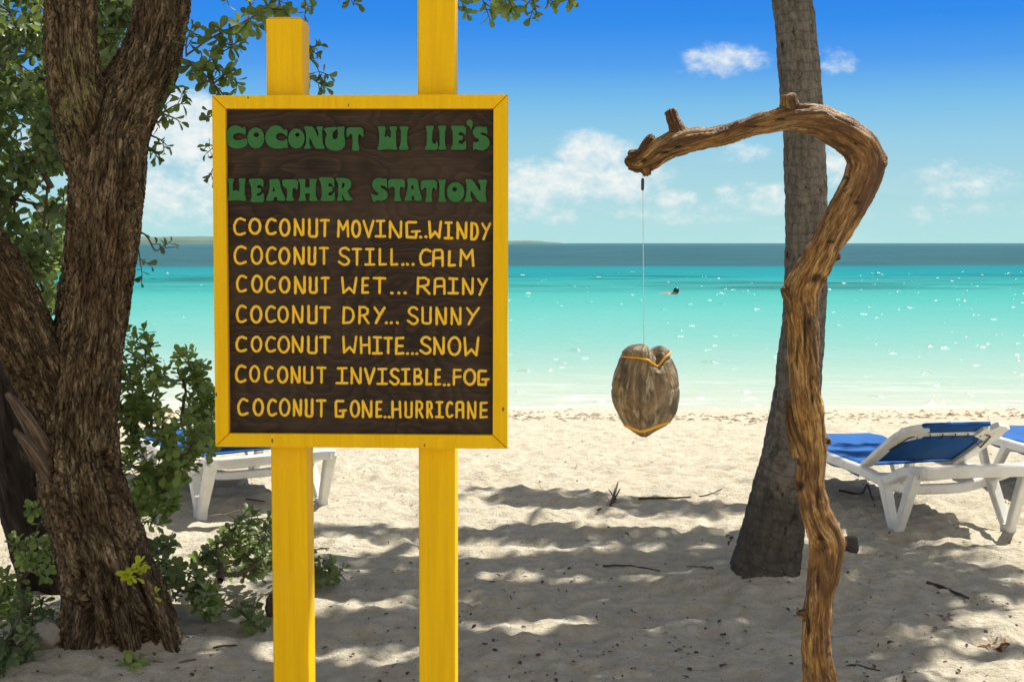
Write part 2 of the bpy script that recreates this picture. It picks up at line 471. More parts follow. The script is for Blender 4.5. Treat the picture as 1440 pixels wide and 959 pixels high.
# the body colour of the water is light scattered from below: it hardly follows the slope of the surface
up = t.vmath('NORMALIZE', t.vmath('ADD', t.scale(nd, (.45, .45, .45)), (0, 0, 1.0))); t.link(up, df.inputs['Normal'])
gl = t.new('ShaderNodeBsdfAnisotropic') if hasattr(bpy.types, 'ShaderNodeBsdfAnisotropic') else t.new('ShaderNodeBsdfGlossy')
gl.inputs['Roughness'].default_value = .17; t.link(nb, gl.inputs['Normal'])
lw = t.new('ShaderNodeFresnel'); lw.inputs['IOR'].default_value = 1.33; t.link(nb, lw.inputs['Normal'])
ms = t.new('ShaderNodeMixShader'); t.link(t.math('MINIMUM', t.math('MULTIPLY', lw.outputs[0], .5), .13), ms.inputs[0])
t.link(df.outputs[0], ms.inputs[1]); t.link(gl.outputs[0], ms.inputs[2])
ou = [n_ for n_ in t.n if n_.type == 'OUTPUT_MATERIAL'][0]; t.link(ms.outputs[0], ou.inputs[0])
xs = np.array([-9000, -2500, -800, -250, -80, 80, 250, 800, 2500, 9000.]); ys = np.array([12.6, 16, 25, 50, 100, 250, 800, 2500, 9000, 20000.])
X, Y = np.meshgrid(xs, ys); nx = len(xs)
ii = (np.arange(len(ys) - 1)[:, None] * nx + np.arange(nx - 1)[None, :]).ravel()
sv = [np.stack([X.ravel(), Y.ravel(), np.full(X.size, WZ)], 1)]; sf = np.stack([ii, ii + 1, ii + 1 + nx, ii + nx], 1).tolist(); n0 = X.size
# short steep wavelets that catch the sun
for i in range(560):
    yw = 14.3 + 70 * rng.uniform() ** 1.7; xw = rng.uniform(-.44, .44) * yw
    T_ = math.radians(rng.normal(35, 5)); A_ = math.radians(rng.normal(26, 20)); hw = rng.uniform(.025, .10) * (1 + yw / 70); ht = hw * rng.uniform(.35, .7) * math.sin(T_)
    fw = np.array([math.sin(A_), -math.cos(A_)]); sd = np.array([math.cos(A_), math.sin(A_)]); run = ht / math.tan(T_); c2 = np.array([xw, yw])
    q = [c2 + fw * run - sd * hw * .7, c2 + fw * run + sd * hw * .7, c2 + sd * hw * .45, c2 - sd * hw * .45, c2 - fw * run * 3 + sd * hw, c2 - fw * run * 3 - sd * hw, c2 - sd * hw * 1.6, c2 + sd * hw * 1.6]
    zz = [0, 0, ht, ht, -.01, -.01, -.01, -.01]
    sv.append(np.array([(a_[0], a_[1], WZ - .004 + z_) for a_, z_ in zip(q, zz)])); m0 = n0; n0 += 8
    sf += [[m0, m0 + 1, m0 + 2, m0 + 3], [m0 + 3, m0 + 2, m0 + 4, m0 + 5], [m0, m0 + 3, m0 + 6], [m0 + 1, m0 + 7, m0 + 2], [m0 + 3, m0 + 5, m0 + 6], [m0 + 2, m0 + 7, m0 + 4]]
sea = obj('sea_water', np.concatenate(sv), sf, m_sea)
tag(sea, kind='structure')

m_isle, t, b = principled('hazed_island_scrub')
n = t.noise(pos(t), .02, 5, .6)
t.put(b.inputs['Base Color'], t.mix(n, (.06, .12, .10), (.12, .17, .15))); b.inputs['Roughness'].default_value = 1  # scrub green shifted bluish, distance haze put into the base colour
def island(u0, u1, hpx, D, dep, seed):
    n = 120; mb = MB(); us = np.linspace(u0, u1, n)
    top = np.array([D * hpx(uu) / F for uu in us])
    top = np.maximum(top * (1 + .16 * fbm(np.stack([us * .06, us * 0 + seed, us * 0], 1), 4)), .3)
    x = (us - 720) / F * D
    rows = []
    for fy, fz in ((0, 0), (.02, .45), (.06, .8), (.3, 1), (.7, .8), (1, 0)):
        rows.append(np.stack([x, D + dep * fy + 0 * x, WZ - .2 + top * fz], 1))
    v = np.concatenate(rows); f = []
    for r in range(5):
        for i in range(n - 1): f.append((r * n + i, r * n + i + 1, (r + 1) * n + i + 1, (r + 1) * n + i))
    mb.add(v, f); return mb
a = island(-500, 720, lambda q: 11.5 * min(1, max(0, (720 - q) / 260)) ** .8, 2600, 700, 1.0)
tag(a.build('low_island', m_isle), kind='structure')
a = island(640, 800, lambda q: 4.5 * min(1, max(0, (800 - q) / 50)) ** .7, 3800, 500, 4.0)
tag(a.build('far_cay', m_isle), kind='structure')

# ------------------------------------------------------------------ the weather station sign
TH = math.radians(-2.4)
EX = np.array([math.cos(TH), math.sin(TH), 0]); EYV = np.array([-math.sin(TH), math.cos(TH), 0])
SO = P(507, 382, 3.2); SO[2] = 0.0
sign = empty('weather_sign', SO, TH)
tag(sign, 'yellow framed dark wooden sign of painted weather jokes on two yellow posts', 'sign')
def S(u, v, off=0.0):
    """local sign coordinates (across, up) where the sight line through pixel (u, v) meets the plane `off` metres behind the sign's front"""
    d = ray(u, v); o = SO + EYV * off
    k = (o - EYE).dot(EYV) / d.dot(EYV)
    q = EYE + d * k - SO
    return np.array([q.dot(EX), q[2]])

m_yel, t, b = principled('yellow_paint')
oc = objco(t)
gr = t.noise(t.scale(oc, (60, 60, 2.5)), 1.0, 5, .6, .3)
bl = t.noise(oc, 9, 4, .6)
c = t.mix(t.mapr(gr, .3, .75), (.90, .535, .003), (.76, .42, .002))
c = t.mix(t.mapr(bl, .5, .75), c, (.82, .48, .01))
dv = t.voro(t.scale(oc, (1, 1, .5)), 34)
ch = t.new('ShaderNodeSeparateColor'); t.link(dv.outputs['Color'], ch.inputs[0])
c = t.mix(t.math('MULTIPLY', t.math('LESS_THAN', dv.outputs['Distance'], .10), t.math('LESS_THAN', ch.outputs[1], .10)), c, (.20, .13, .06))
t.put(b.inputs['Base Color'], c); b.inputs['Roughness'].default_value = .5; b.inputs['Specular IOR Level'].default_value = .12
t.put(b.inputs['Normal'], t.bump(t.math('ADD', gr, t.math('MULTIPLY', bl, .6)), .22, .01))

m_panel, t, b = principled('stained_pine_panel')
oc = objco(t); sx = t.new('ShaderNodeSeparateXYZ'); t.link(oc, sx.inputs[0])
warp = t.noise(t.scale(oc, (2.6, 1, 5.2)), 1.0, 3, .5)
warp2 = t.noise(t.scale(oc, (7, 1, 12)), 1.0, 2, .5)
ph = t.math('ADD', t.math('MULTIPLY', sx.outputs[2], 26.0), t.math('ADD', t.math('MULTIPLY', warp, 17.0), t.math('MULTIPLY', warp2, 2.2)))
ringv = t.math('FRACT', ph)
ringv = t.math('MULTIPLY', t.mapr(ringv, 0, .75), t.mapr(ringv, .8, 1.0, 1, 0))
fine = t.noise(t.scale(oc, (6, 1, 190)), 1.0, 4, .65)
c = t.mix(ringv, (.030, .021, .014), (.072, .044, .027))
c = t.mix(t.mapr(fine, .35, .7), c, (.024, .018, .015))
c = t.mix(t.math('MULTIPLY', t.mapr(t.noise(t.scale(oc, (3, 1, 5)), 1, 4, .6), .45, .7), .55), c, (.085, .055, .036))
t.put(b.inputs['Base Color'], c); b.inputs['Roughness'].default_value = .7; b.inputs['Specular IOR Level'].default_value = .1
t.put(b.inputs['Normal'], t.bump(t.math('ADD', t.math('MULTIPLY', ringv, .6), fine), .35, .004))

m_green, t, b = principled('green_letter_paint')
n = t.noise(objco(t), 40, 4, .6)
t.put(b.inputs['Base Color'], t.mix(n, (.034, .125, .040), (.054, .18, .058))); b.inputs['Roughness'].default_value = .7; b.inputs['Specular IOR Level'].default_value = .1
t.put(b.inputs['Normal'], t.bump(t.noise(objco(t), 160, 3, .6), .2, .003))
m_ytext, t, b = principled('yellow_letter_paint')
n = t.noise(objco(t), 70, 4, .65)
t.put(b.inputs['Base Color'], t.mix(t.mapr(n, .3, .7), (.95, .60, .008), (.84, .44, .005))); b.inputs['Roughness'].default_value = .5
t.put(b.inputs['Normal'], t.bump(n, .3, .004))

def prism(mb, lo, hi, y0, y1, ch=0.002):
    """a plate with a chamfered front edge; lo = front outline (across, up), counter-clockwise or not; y0 front, y1 back"""
    pts = np.asarray(lo, float); n = len(pts); ctr = pts.mean(0)
    inn = pts + (ctr - pts) / np.linalg.norm(ctr - pts, axis=1)[:, None] * ch
    v = [(x, y0, z) for x, z in inn] + [(x, y0 + ch, z) for x, z in pts] + [(x, y1, z) for x, z in (pts if hi is None else hi)]
    f = [tuple(range(n))[::-1]]
    for r in (0, n):
        for i in range(n): f.append((r + i, r + (i + 1) % n, r + n + (i + 1) % n, r + n + i))
    f.append(tuple(range(2 * n, 3 * n))); mb.add(v, f)

oTL, oTR, oBR, oBL = S(298, 134.5), S(714, 133), S(713.5, 631), S(303, 628)
iTL, iTR, iBR, iBL = S(316.5, 153), S(694, 153), S(693, 612), S(321.5, 609.5)
g = .0007
for q in ([oTL, oTR, iTR, iTL], [oTR, oBR, iBR, iTR], [oBR, oBL, iBL, iBR], [oBL, oTL, iTL, iBL]):
    q = np.array(q); e1 = q[1] - q[0]; e1 /= np.linalg.norm(e1)
    q[0] += e1 * g; q[3] += e1 * g; q[1] -= e1 * g; q[2] -= e1 * g        # the open mitre joint
    mb = MB(); prism(mb, q, None, 0.0, 0.036, .0022); mb.build('frame_board', m_yel, sign)
mb = MB()
q = np.array([iTL, iTR, iBR, iBL]); cq = q.mean(0); q2 = q + (q - cq) / np.linalg.norm(q - cq, axis=1)[:, None] * .010
prism(mb, q2, None, .016, .034, .0005); panel = mb.build('panel', m_panel, sign)

def post(uT, vT, uB, vB, wT, wB, top_extra=0.0, cut=None):
    off = .0375
    a = S(uT, vT, off); a2 = S(uT + wT, vT, off); c0 = S(uB, vB, off); c1 = S(uB + wB, vB, off)
    ext = lambda p0, p1, z: p0 + (p1 - p0) * ((z - p0[1]) / (p1[1] - p0[1]))
    zt = a[1] + top_extra
    T0, T1 = ext(a, c0, zt), ext(a2, c1, zt)
    B0, B1 = ext(a, c0, -.12), ext(a2, c1, -.12)
    mb = MB(); e = .0035; d = .092; v = []; f = []
    rows = [(B0, B1, 0), (T0 - (0, .006), T1 - (0, .006), 0), (T0, T1, .006)]
    for L, R, s in rows:
        x0, x1, z = L[0] + s, R[0] - s, L[1]
        for x, y in ((x0 + e, off + s), (x1 - e, off + s), (x1, off + e + s), (x1, off + d - e), (x1 - e, off + d - s), (x0 + e, off + d - s), (x0, off + d - e), (x0, off + e + s)):
            v.append((x, y, z))
    for r in (0, 1):
        for i in range(8): f.append((r * 8 + i, r * 8 + (i + 1) % 8, r * 8 + 8 + (i + 1) % 8, r * 8 + 8 + i))
    f += [tuple(range(16, 24)), tuple(range(7, -1, -1))]
    mb.add(v, f); return mb.build('post', m_yel, sign)
post(373.5, 24, 384.5, 955, 51, 49.5)
post(587, 8, 589.5, 955, 52.5, 50.5, .30)

# --- green cut-out letters, outlines in enlarged photo pixels (7.105 x) from (310,160) or (500,160)
def ell(cx, cy, rx, ry, n=26): return [(cx + rx * math.cos(a), cy + ry * math.sin(a)) for a in np.linspace(0, 2 * math.pi, n, endpoint=False)]
A_, B_ = (310, 160), (500, 160)
LET = [
 (A_, [(250,150),(232,137),(222,150),(190,128),(140,120),(95,140),(65,180),(52,230),(58,280),(85,320),(125,345),(180,348),(225,338),(270,310),(262,250),(225,262),(180,272),(140,265),(120,240),(128,208),(160,192),(210,192),(252,212)], None),
 (A_, ell(355,245,82,102), ell(360,213,30,26,16)),
 (A_, [(665,165),(645,160),(640,175),(600,130),(550,120),(500,140),(465,185),(450,235),(460,290),(490,325),(540,348),(600,348),(650,340),(672,345),(668,255),(630,278),(585,275),(555,250),(550,225),(570,195),(610,190),(640,205),(668,230)], None),
 (A_, ell(760,250,79,97), ell(770,213,26,23,16)),
 (A_, [(835,132),(925,132),(980,250),(985,190),(960,132),(1025,132),(1012,175),(1020,300),(1045,350),(950,350),(890,225),(885,300),(905,350),(835,350),(860,300),(858,185)], None),
 (A_, [(1030,150),(1150,135),(1165,150),(1120,185),(1115,230),(1125,255),(1150,260),(1172,245),(1180,190),(1165,138),(1240,132),(1232,200),(1245,290),(1235,335),(1200,362),(1150,370),(1100,362),(1060,335),(1048,290),(1055,240),(1070,205)], None),
 (A_, [(1262,142),(1422,140),(1428,240),(1395,200),(1372,215),(1372,300),(1390,368),(1315,368),(1325,300),(1322,215),(1300,195),(1265,240)], None),
 (B_, [(225,132),(300,132),(285,250),(318,222),(350,255),(360,190),(340,132),(412,132),(400,185),(402,300),(415,362),(315,352),(215,365),(240,300),(240,190)], None),
 (B_, [(440,132),(530,132),(512,180),(510,300),(530,360),(430,360),(455,300),(458,180)], None),
 (B_, [(700,125),(785,125),(765,175),(760,290),(800,310),(815,270),(825,360),(690,362),(715,310),(715,175)], None),
 (B_, [(825,125),(905,125),(892,175),(890,310),(908,358),(830,360),(843,310),(842,175)], None),
 (B_, [(950,125),(1100,125),(1098,215),(1062,180),(1030,192),(1030,222),(1068,222),(1068,262),(1030,265),(1030,300),(1070,310),(1100,270),(1105,360),(950,360),(975,310),(975,180)], None),
 (B_, [(1110,85),(1125,66),(1155,66),(1170,90),(1165,130),(1152,160),(1143,125),(1118,115)], None),
 (B_, [(1305,130),(1318,210),(1288,190),(1255,188),(1240,200),(1265,218),(1305,230),(1335,265),(1338,310),(1315,348),(1270,366),(1225,362),(1195,352),(1178,365),(1175,288),(1205,290),(1235,280),(1235,255),(1200,240),(1175,205),(1175,170),(1200,140),(1245,132),(1285,142)], None),
 (A_, [(70,650),(135,650),(120,700),(122,780),(158,765),(190,785),(195,710),(185,650),(252,650),(240,700),(238,800),(258,870),(160,862),(70,872),(90,810),(88,700)], None),
 (A_, [(280,655),(425,650),(430,735),(395,708),(365,718),(365,745),(402,748),(402,785),(360,800),(360,825),(400,822),(430,790),(435,885),(300,882),(318,830),(310,720)], None),
 (A_, [(490,660),(585,655),(605,760),(655,868),(570,868),(575,832),(530,832),(530,868),(455,870),(485,790),(498,720)], [(535,718),(515,782),(552,782)]),
 (A_, [(622,660),(775,660),(770,765),(745,738),(720,745),(715,820),(735,870),(655,870),(672,820),(668,745),(645,740),(620,705)], None),
 (A_, [(775,655),(850,655),(845,705),(845,740),(895,740),(895,700),(890,655),(965,655),(950,705),(948,820),(970,870),(888,872),(898,820),(898,795),(845,795),(845,825),(855,870),(780,872),(800,825),(800,705)], None),
 (A_, [(980,640),(1135,640),(1135,745),(1110,695),(1080,690),(1075,730),(1118,735),(1118,772),(1075,790),(1078,820),(1115,820),(1138,785),(1145,870),(1000,872),(1018,820),(1010,700)], None),
 (A_, [(1150,645),(1240,645),(1290,660),(1308,700),(1295,740),(1265,770),(1290,825),(1325,862),(1255,870),(1215,800),(1210,825),(1225,868),(1165,868),(1180,820),(1180,700)], [(1212,690),(1240,690),(1246,720),(1228,750),(1212,745)]),
 (B_, [(308,650),(318,745),(285,718),(252,718),(248,740),(285,760),(318,790),(318,830),(300,858),(255,868),(215,862),(180,880),(155,800),(190,815),(225,818),(238,800),(205,775),(172,735),(168,690),(195,655),(240,643),(280,655)], None),
 (B_, [(330,658),(490,655),(490,748),(460,725),(440,740),(438,820),(460,870),(385,872),(398,820),(393,740),(370,725),(330,748)], None),
 (B_, [(520,650),(615,650),(635,760),(665,868),(590,868),(590,822),(558,822),(558,868),(490,868),(515,790),(525,720)], [(570,708),(584,725),(584,757),(550,757),(556,722)]),
 (B_, [(655,668),(810,665),(810,768),(785,735),(765,745),(755,820),(765,880),(700,880),(712,820),(712,745),(690,735),(655,772)], None),
 (B_, [(825,662),(905,662),(890,710),(885,820),(905,880),(825,880),(840,820),(842,710)], None),
 (B_, ell(1000,785,84,97), ell(990,757,26,26,16)),
 (B_, [(1098,655),(1165,660),(1250,790),(1250,715),(1220,662),(1315,662),(1300,720),(1295,810),(1310,880),(1235,880),(1150,760),(1145,820),(1170,878),(1085,880),(1108,820),(1115,720)], None),
]
def chaikin(pts, r=.16):
    p = np.asarray(pts, float); q = np.roll(p, -1, 0)
    return np.stack([p + (q - p) * r, p + (q - p) * (1 - r)], 1).reshape(-1, 2)
for org, outl, hole in LET:
    cu = bpy.data.curves.new('tmp', 'CURVE'); cu.dimensions = '2D'; cu.fill_mode = 'BOTH'
    cu.extrude = .0035; cu.bevel_depth = .0008; cu.bevel_resolution = 1
    for ring_ in (outl, hole):
        if ring_ is None: continue
        pts = chaikin(ring_) if len(ring_) < 26 and not (hole is not None and ring_ is hole and len(ring_) == 16) else np.asarray(ring_)
        sp2 = cu.splines.new('POLY'); sp2.points.add(len(pts) - 1); sp2.use_cyclic_u = True
        for pt, (x, y) in zip(sp2.points, pts):
            q = S(org[0] + x / 7.105, org[1] + y / 7.105, .010); pt.co = (q[0], q[1], 0, 1)
    o = bpy.data.objects.new('tmp', cu); COL.objects.link(o)
    dg = bpy.context.evaluated_depsgraph_get(); ev = o.evaluated_get(dg); me = ev.to_mesh()
    v = [(p_.co.x, .0118 - p_.co.z, p_.co.y) for p_ in me.vertices]; f = [tuple(p_.vertices)[::-1] for p_ in me.polygons]
    ev.to_mesh_clear(); bpy.data.objects.remove(o)
    obj('raised_letter', v, f, m_green, sign)

# --- yellow routed lettering: strokes in a unit box, boxes in enlarged photo pixels
def arc(cx, cy, rx, ry, a0, a1, n=14): return [(cx + rx * math.cos(math.radians(a)), cy + ry * math.sin(math.radians(a))) for a in np.linspace(a0, a1, n)]
ST = {
 'C': [[(.97, .10), (.62, .0), (.28, .08), (.05, .36), (.02, .62), (.18, .92), (.55, 1), (.98, .90)]],
 'O': [arc(.5, .5, .5, .5, -90, 270, 26)],
 'N': [[(.03, 1), (.05, .5), (.03, .0), (.4, .5), (.80, 1.0), (.95, .95), (.97, .0)]],
 'U': [[(.04, 0), (.05, .5), (.06, .93), (.5, 1.0), (.92, .95), (.95, .5), (.97, 0)]],
 'T': [[(0, .02), (.5, .0), (1, .02)], [(.52, .02), (.50, 1)]],
 'M': [[(.0, 1), (.05, 0), (.48, .55), (.92, .0), (1, 1)]],
 'V': [[(0, 0), (.5, 1), (1, 0)]],
 'I': [[(.1, 0), (.92, 0)], [(.5, 0), (.5, 1)], [(0, 1), (1, 1)]],
 'G': [[(.72, .03), (.1, .02), (.0, .1), (.02, .97), (.70, 1), (.76, .62)], [(.40, .62), (1, .60)]],
 'W': [[(0, 0), (.08, 1), (.5, .66), (.85, 1), (1, 0)]],
 'D': [[(.05, .0), (.0, 1)], [(.05, .02), (.4, .02), (.65, .07), (.85, .2), (.96, .4), (.98, .58), (.9, .78), (.7, .94), (.45, 1), (0, 1)]],
 'Y': [[(0, .0), (.52, .48)], [(1, .0), (.52, .48), (.14, 1)]],
 'S': [[(.95, .12), (.65, .0), (.25, .06), (.10, .25), (.3, .44), (.75, .58), (1, .78), (.8, .97), (.45, 1), (.0, .82)]],
 'L': [[(.1, 0), (.06, 1), (1, .98)]],
 'A': [[(0, 1), (.04, .1), (.2, .0), (.8, .0), (.96, .1), (1, 1)], [(.04, .52), (.98, .5)]],
 'E': [[(1, 0), (.08, .02), (.03, 1), (1, .97)], [(.06, .5), (.9, .5)]],
 'R': [[(0, 1), (.04, .0)], [(.04, .02), (.6, .0), (.93, .15), (.88, .42), (.5, .53), (.06, .54)], [(.45, .55), (1, 1)]],
 'B': [[(0, 1), (.03, 0)], [(.03, .02), (.6, .0), (.85, .2), (.7, .42), (.1, .48)], [(.1, .48), (.8, .55), (1, .76), (.8, .97), (0, 1)]],
 'F': [[(1, .02), (.08, .02), (.04, 1)], [(.06, .5), (.95, .47)]],
 'H': [[(0, 0), (.04, 1)], [(.97, 0), (1, 1)], [(.02, .5), (.98, .48)]],
 '.': [[(.4, .5), (.6, .5)]],
}
K3, K4, K5, K6, K7, K8 = ((320,295,7.579), (505,295,7.579), (320,415,7.579), (505,415,7.579), (320,500,7.579), (505,500,6.698))
LINES = [
 [(K3, 'C55,200,80,280 O220,362,85,270 C400,528,85,275 O548,672,90,290 N700,825,90,285 U852,970,90,300 T980,1092,95,295 M1165,1300,105,300 O1315,1425,105,305'),
  (K4, 'V35,165,105,305 I165,290,105,300 N310,465,115,310 G492,660,115,312 .640,672,275,310 .700,725,275,305 W735,885,115,310 I900,1005,125,318 N1032,1158,125,318 D1182,1280,128,330 Y1300,1412,135,328')],
 [(K3, 'C60,210,378,590 O243,380,380,590 C403,528,388,590 O540,670,395,590 N698,828,390,590 U850,950,390,595 T972,1082,392,592 S1172,1310,392,600 T1320,1435,402,600'),
  (K4, 'I52,175,405,600 L200,300,405,600 L325,420,410,600 .450,480,565,598 .500,530,565,598 .560,590,565,598 C635,775,410,605 A775,905,415,610 L940,1035,430,608 M1065,1230,415,612')],
 [(K3, 'C85,212,690,885 O250,378,690,890 C398,520,700,895 O545,672,705,895 N703,840,705,900 U862,965,710,898 T990,1090,710,900 W1208,1385,710,900'),
  (K4, 'E18,110,712,900 T145,290,712,900 .330,368,870,905 .405,440,870,905 .470,508,870,905 R610,765,710,910 A790,925,718,910 I940,1065,720,905 N1090,1228,720,910 Y1255,1378,725,920')],
 [(K5, 'C85,210,100,300 O238,372,105,305 C398,520,105,300 O528,655,112,300 N682,815,105,305 U845,965,105,310 T975,1100,115,305 D1220,1360,115,310 R1390,1515,112,310'),
  (K6, 'Y150,285,120,310 .272,308,278,312 .325,360,278,312 .390,425,278,312 S505,640,115,320 U658,780,118,315 N808,940,122,322 N968,1098,122,325 Y1135,1290,125,325')],
 [(K5, 'C80,212,430,612 O245,372,430,615 C398,520,432,615 O530,668,430,625 N680,815,430,620 U842,965,430,630 T975,1100,430,625 W1218,1385,430,625'),
  (K6, 'H5,125,435,632 I135,255,435,635 T258,362,440,630 E378,485,440,640 .500,530,605,640 .555,582,605,640 .600,630,605,640 S640,775,432,635 N785,920,440,640 O940,1092,435,650 W1110,1285,440,655')],
 [(K7, 'C75,205,92,295 O228,350,98,290 C385,495,105,298 O525,650,108,300 N668,785,108,300 U800,920,110,305 T945,1055,112,300 I1150,1290,120,308 N1305,1437,118,308'),
  (K8, 'V45,155,110,275 I160,275,112,278 S280,385,112,282 I385,490,115,278 B508,605,115,280 L620,690,118,282 E705,775,118,285 .790,815,262,288 .830,855,262,288 F875,968,118,285 O980,1105,118,285 G1112,1232,128,288')],
 [(K7, 'C98,228,448,645 O265,390,452,648 C418,530,455,650 O545,672,450,652 N690,800,458,650 U820,920,455,660 T940,1055,462,660 G1140,1275,465,665 O1300,1415,468,665'),
  (K8, 'N20,130,418,590 E150,220,420,588 .232,255,565,590 .272,295,565,590 H300,400,422,592 U422,510,425,592 R528,610,418,592 R628,700,422,592 I712,800,425,590 C812,890,425,590 A905,992,425,592 N1012,1110,425,600 E1130,1215,430,595')],
]
RS = .0036
for line in LINES:
    mb = MB(); last = ''; lastx = 0
    for (ox, oy, sc), txt in line:
        for item in txt.split():
            chh = item[0]; x0, x1, y0, y1 = map(float, item[1:].split(','))
            ins = 15 * sc / 7.579
            if chh == '.': ins = min(ins, (x1 - x0) * .3)
            sx0, sx1 = ox + x0 / sc, ox + x1 / sc                     # a new word starts a new part
            if last and ((chh != '.' and (last == '.' or sx0 - lastx > 8.5)) or (chh == '.' and last != '.' and sx0 - lastx > 4.8)):
                mb.build('painted_word', m_ytext, sign, smooth=True); mb = MB()
            last, lastx = chh, sx1
            for st in ST[chh]:
                pts = [(x0 + ins + (x1 - x0 - 2 * ins) * a, y0 + ins + (y1 - y0 - 2 * ins) * b2) for a, b2 in st]
                if len(pts) > 2 and chh in 'COSU': pts = spline(pts, 3)
                pts = np.array([S(ox + a / sc, oy + b2 / sc, .016) for a, b2 in pts])
                jit = rng.normal(0, .00022, pts.shape); pts = pts + jit
                curved = len(pts) > 8
                r = RS * (1.15 if chh == '.' else rng.uniform(.9, 1.06))
                for seg in ([pts] if curved else [pts[k_:k_ + 2] for k_ in range(len(pts) - 1)]):
                    d0 = seg[1] - seg[0]; d1 = seg[-1] - seg[-2]
                    e0 = seg[0] - d0 / np.linalg.norm(d0) * r; e1 = seg[-1] + d1 / np.linalg.norm(d1) * r
                    f0 = seg[0] - d0 / np.linalg.norm(d0) * r * .6; f1_ = seg[-1] + d1 / np.linalg.norm(d1) * r * .6
                    mid = seg if curved else np.linspace(seg[0], seg[-1], 4)
                    full = np.vstack([e0, f0, mid, f1_, e1]); rr = np.full(len(full), r) * rng.uniform(.94, 1.06, len(full)); rr[0] = rr[-1] = r * .25; rr[1] = rr[-2] = r * .8
                    dy_ = rng.uniform(0, .0004)
                    mb.tube(np.stack([full[:, 0], np.full(len(full), .0158 + dy_), full[:, 1]], 1), rr, 8, True, flat=(.62, 1))
    mb.build('painted_word', m_ytext, sign, smooth=True)

# ------------------------------------------------------------------ wood and leaf materials
m_bark, t, b = principled('fibrous_bark')
ga = attr(t, 'grain')
f1 = t.noise(t.scale(ga, (1, 1, .17)), 62, 6, .68, 1.1)
f2 = t.noise(t.scale(ga, (1, 1, .25)), 150, 5, .72, .8)
f3 = t.noise(t.scale(ga, (1, 1, .3)), 22, 4, .6, .5)
lich = t.noise(ga, 24.0, 6, .72)
fs = t.math('ADD', t.math('MULTIPLY', f1, .6), t.math('MULTIPLY', f2, .4))
nzb = t.new('ShaderNodeTexNoise'); t.link(ga, nzb.inputs['Vector']); nzb.inputs['Scale'].default_value = 14; nzb.inputs['Detail'].default_value = 4
gwb = t.vmath('ADD', ga, t.scale(nzb.outputs['Color'], (.030, .030, .12)))
crk = t.voro(t.scale(gwb, (1, 1, .17)), 58, 'DISTANCE_TO_EDGE').outputs['Distance']
crk2 = t.voro(t.scale(gwb, (1, 1, .13)), 120, 'DISTANCE_TO_EDGE').outputs['Distance']
c = t.ramp(fs, [(.34, (.030, .018, .009)), (.42, (.17, .108, .055)), (.50, (.42, .29, .16)), (.60, (.76, .60, .38))])
c = t.mix(t.math('MULTIPLY', t.mapr(f3, .42, .6, 1, 0), .6), c, (.030, .021, .013))
c = t.mix(t.math('MULTIPLY', t.mapr(t.noise(ga, 3.0, 3, .5), .48, .66), .45), c, (.21, .115, .055))
c = t.mix(t.mapr(crk, .0, .13, .6, 0), c, (.016, .011, .007))
c = t.mix(t.mapr(crk2, .0, .16, .25, 0), c, (.03, .021, .013))
lm = attr(t, 'lichen'); ls = t.new('ShaderNodeSeparateXYZ'); t.link(lm, ls.inputs[0])
c = t.mix(t.math('MULTIPLY', t.math('MULTIPLY', t.mapr(t.math('ADD', lich, t.math('MULTIPLY', t.math('SUBTRACT', f1, .5), 1.3)), .50, .58), ls.outputs[0]), .75), c, (.42, .38, .14))
t.put(b.inputs['Base Color'], c); b.inputs['Roughness'].default_value = .9; b.inputs['Specular IOR Level'].default_value = .15
t.put(b.inputs['Normal'], t.bump(t.math('ADD', t.math('ADD', f1, t.math('MULTIPLY', f2, .6)), t.math('ADD', t.mapr(crk, 0, .25, 0, 1.3), t.mapr(crk2, 0, .3, 0, .5))), 1.0, .02))

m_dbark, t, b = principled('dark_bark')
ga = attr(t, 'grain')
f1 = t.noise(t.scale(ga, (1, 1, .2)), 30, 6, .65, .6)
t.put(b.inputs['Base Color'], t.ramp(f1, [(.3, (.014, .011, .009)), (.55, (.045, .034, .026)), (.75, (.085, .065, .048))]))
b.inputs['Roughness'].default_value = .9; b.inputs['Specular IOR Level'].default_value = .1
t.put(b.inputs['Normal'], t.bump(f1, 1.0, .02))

m_pale, t, b = principled('broken_branch_wood')
ga = attr(t, 'grain')
f1 = t.noise(t.scale(ga, (1, 1, .12)), 60, 5, .65, .4)
t.put(b.inputs['Base Color'], t.ramp(f1, [(.36, (.03, .02, .013)), (.5, (.12, .08, .05)), (.66, (.28, .20, .125))]))
b.inputs['Roughness'].default_value = .85
t.put(b.inputs['Normal'], t.bump(f1, .8, .01))

m_palm, t, b = principled('palm_bark')
oc = attr(t, 'grain'); s3 = t.new('ShaderNodeSeparateXYZ'); t.link(oc, s3.inputs[0])
wob = t.noise(oc, 7, 5, .65)
rings = t.math('FRACT', t.math('ADD', t.math('MULTIPLY', s3.outputs[2], 23.0), t.math('MULTIPLY', wob, 3.0)))
vert = t.noise(t.scale(oc, (1, 1, .35)), 48, 6, .7, .4)
blot = t.noise(t.scale(oc, (1, 1, .8)), 9, 6, .7)
c = t.ramp(vert, [(.3, (.07, .06, .05)), (.5, (.155, .135, .112)), (.72, (.27, .24, .20))])
c = t.mix(t.math('MULTIPLY', t.mapr(rings, .0, .25, 1, 0), t.mapr(blot, .4, .6, .35, .85)), c, (.045, .038, .032))
c = t.mix(t.math('MULTIPLY', t.mapr(blot, .50, .60), .5), c, (.25, .22, .18))
c = t.mix(t.math('MULTIPLY', t.mapr(t.noise(t.scale(oc, (1, 1, .5)), 21, 3, .6), .63, .69), .9), c, (.02, .017, .014))
c = t.mix(t.math('MULTIPLY', t.mapr(t.math('ADD', s3.outputs[2], t.math('MULTIPLY', t.math('SUBTRACT', blot, .5), .5)), .62, .70, 1, 0), .55), c, (.045, .038, .031))
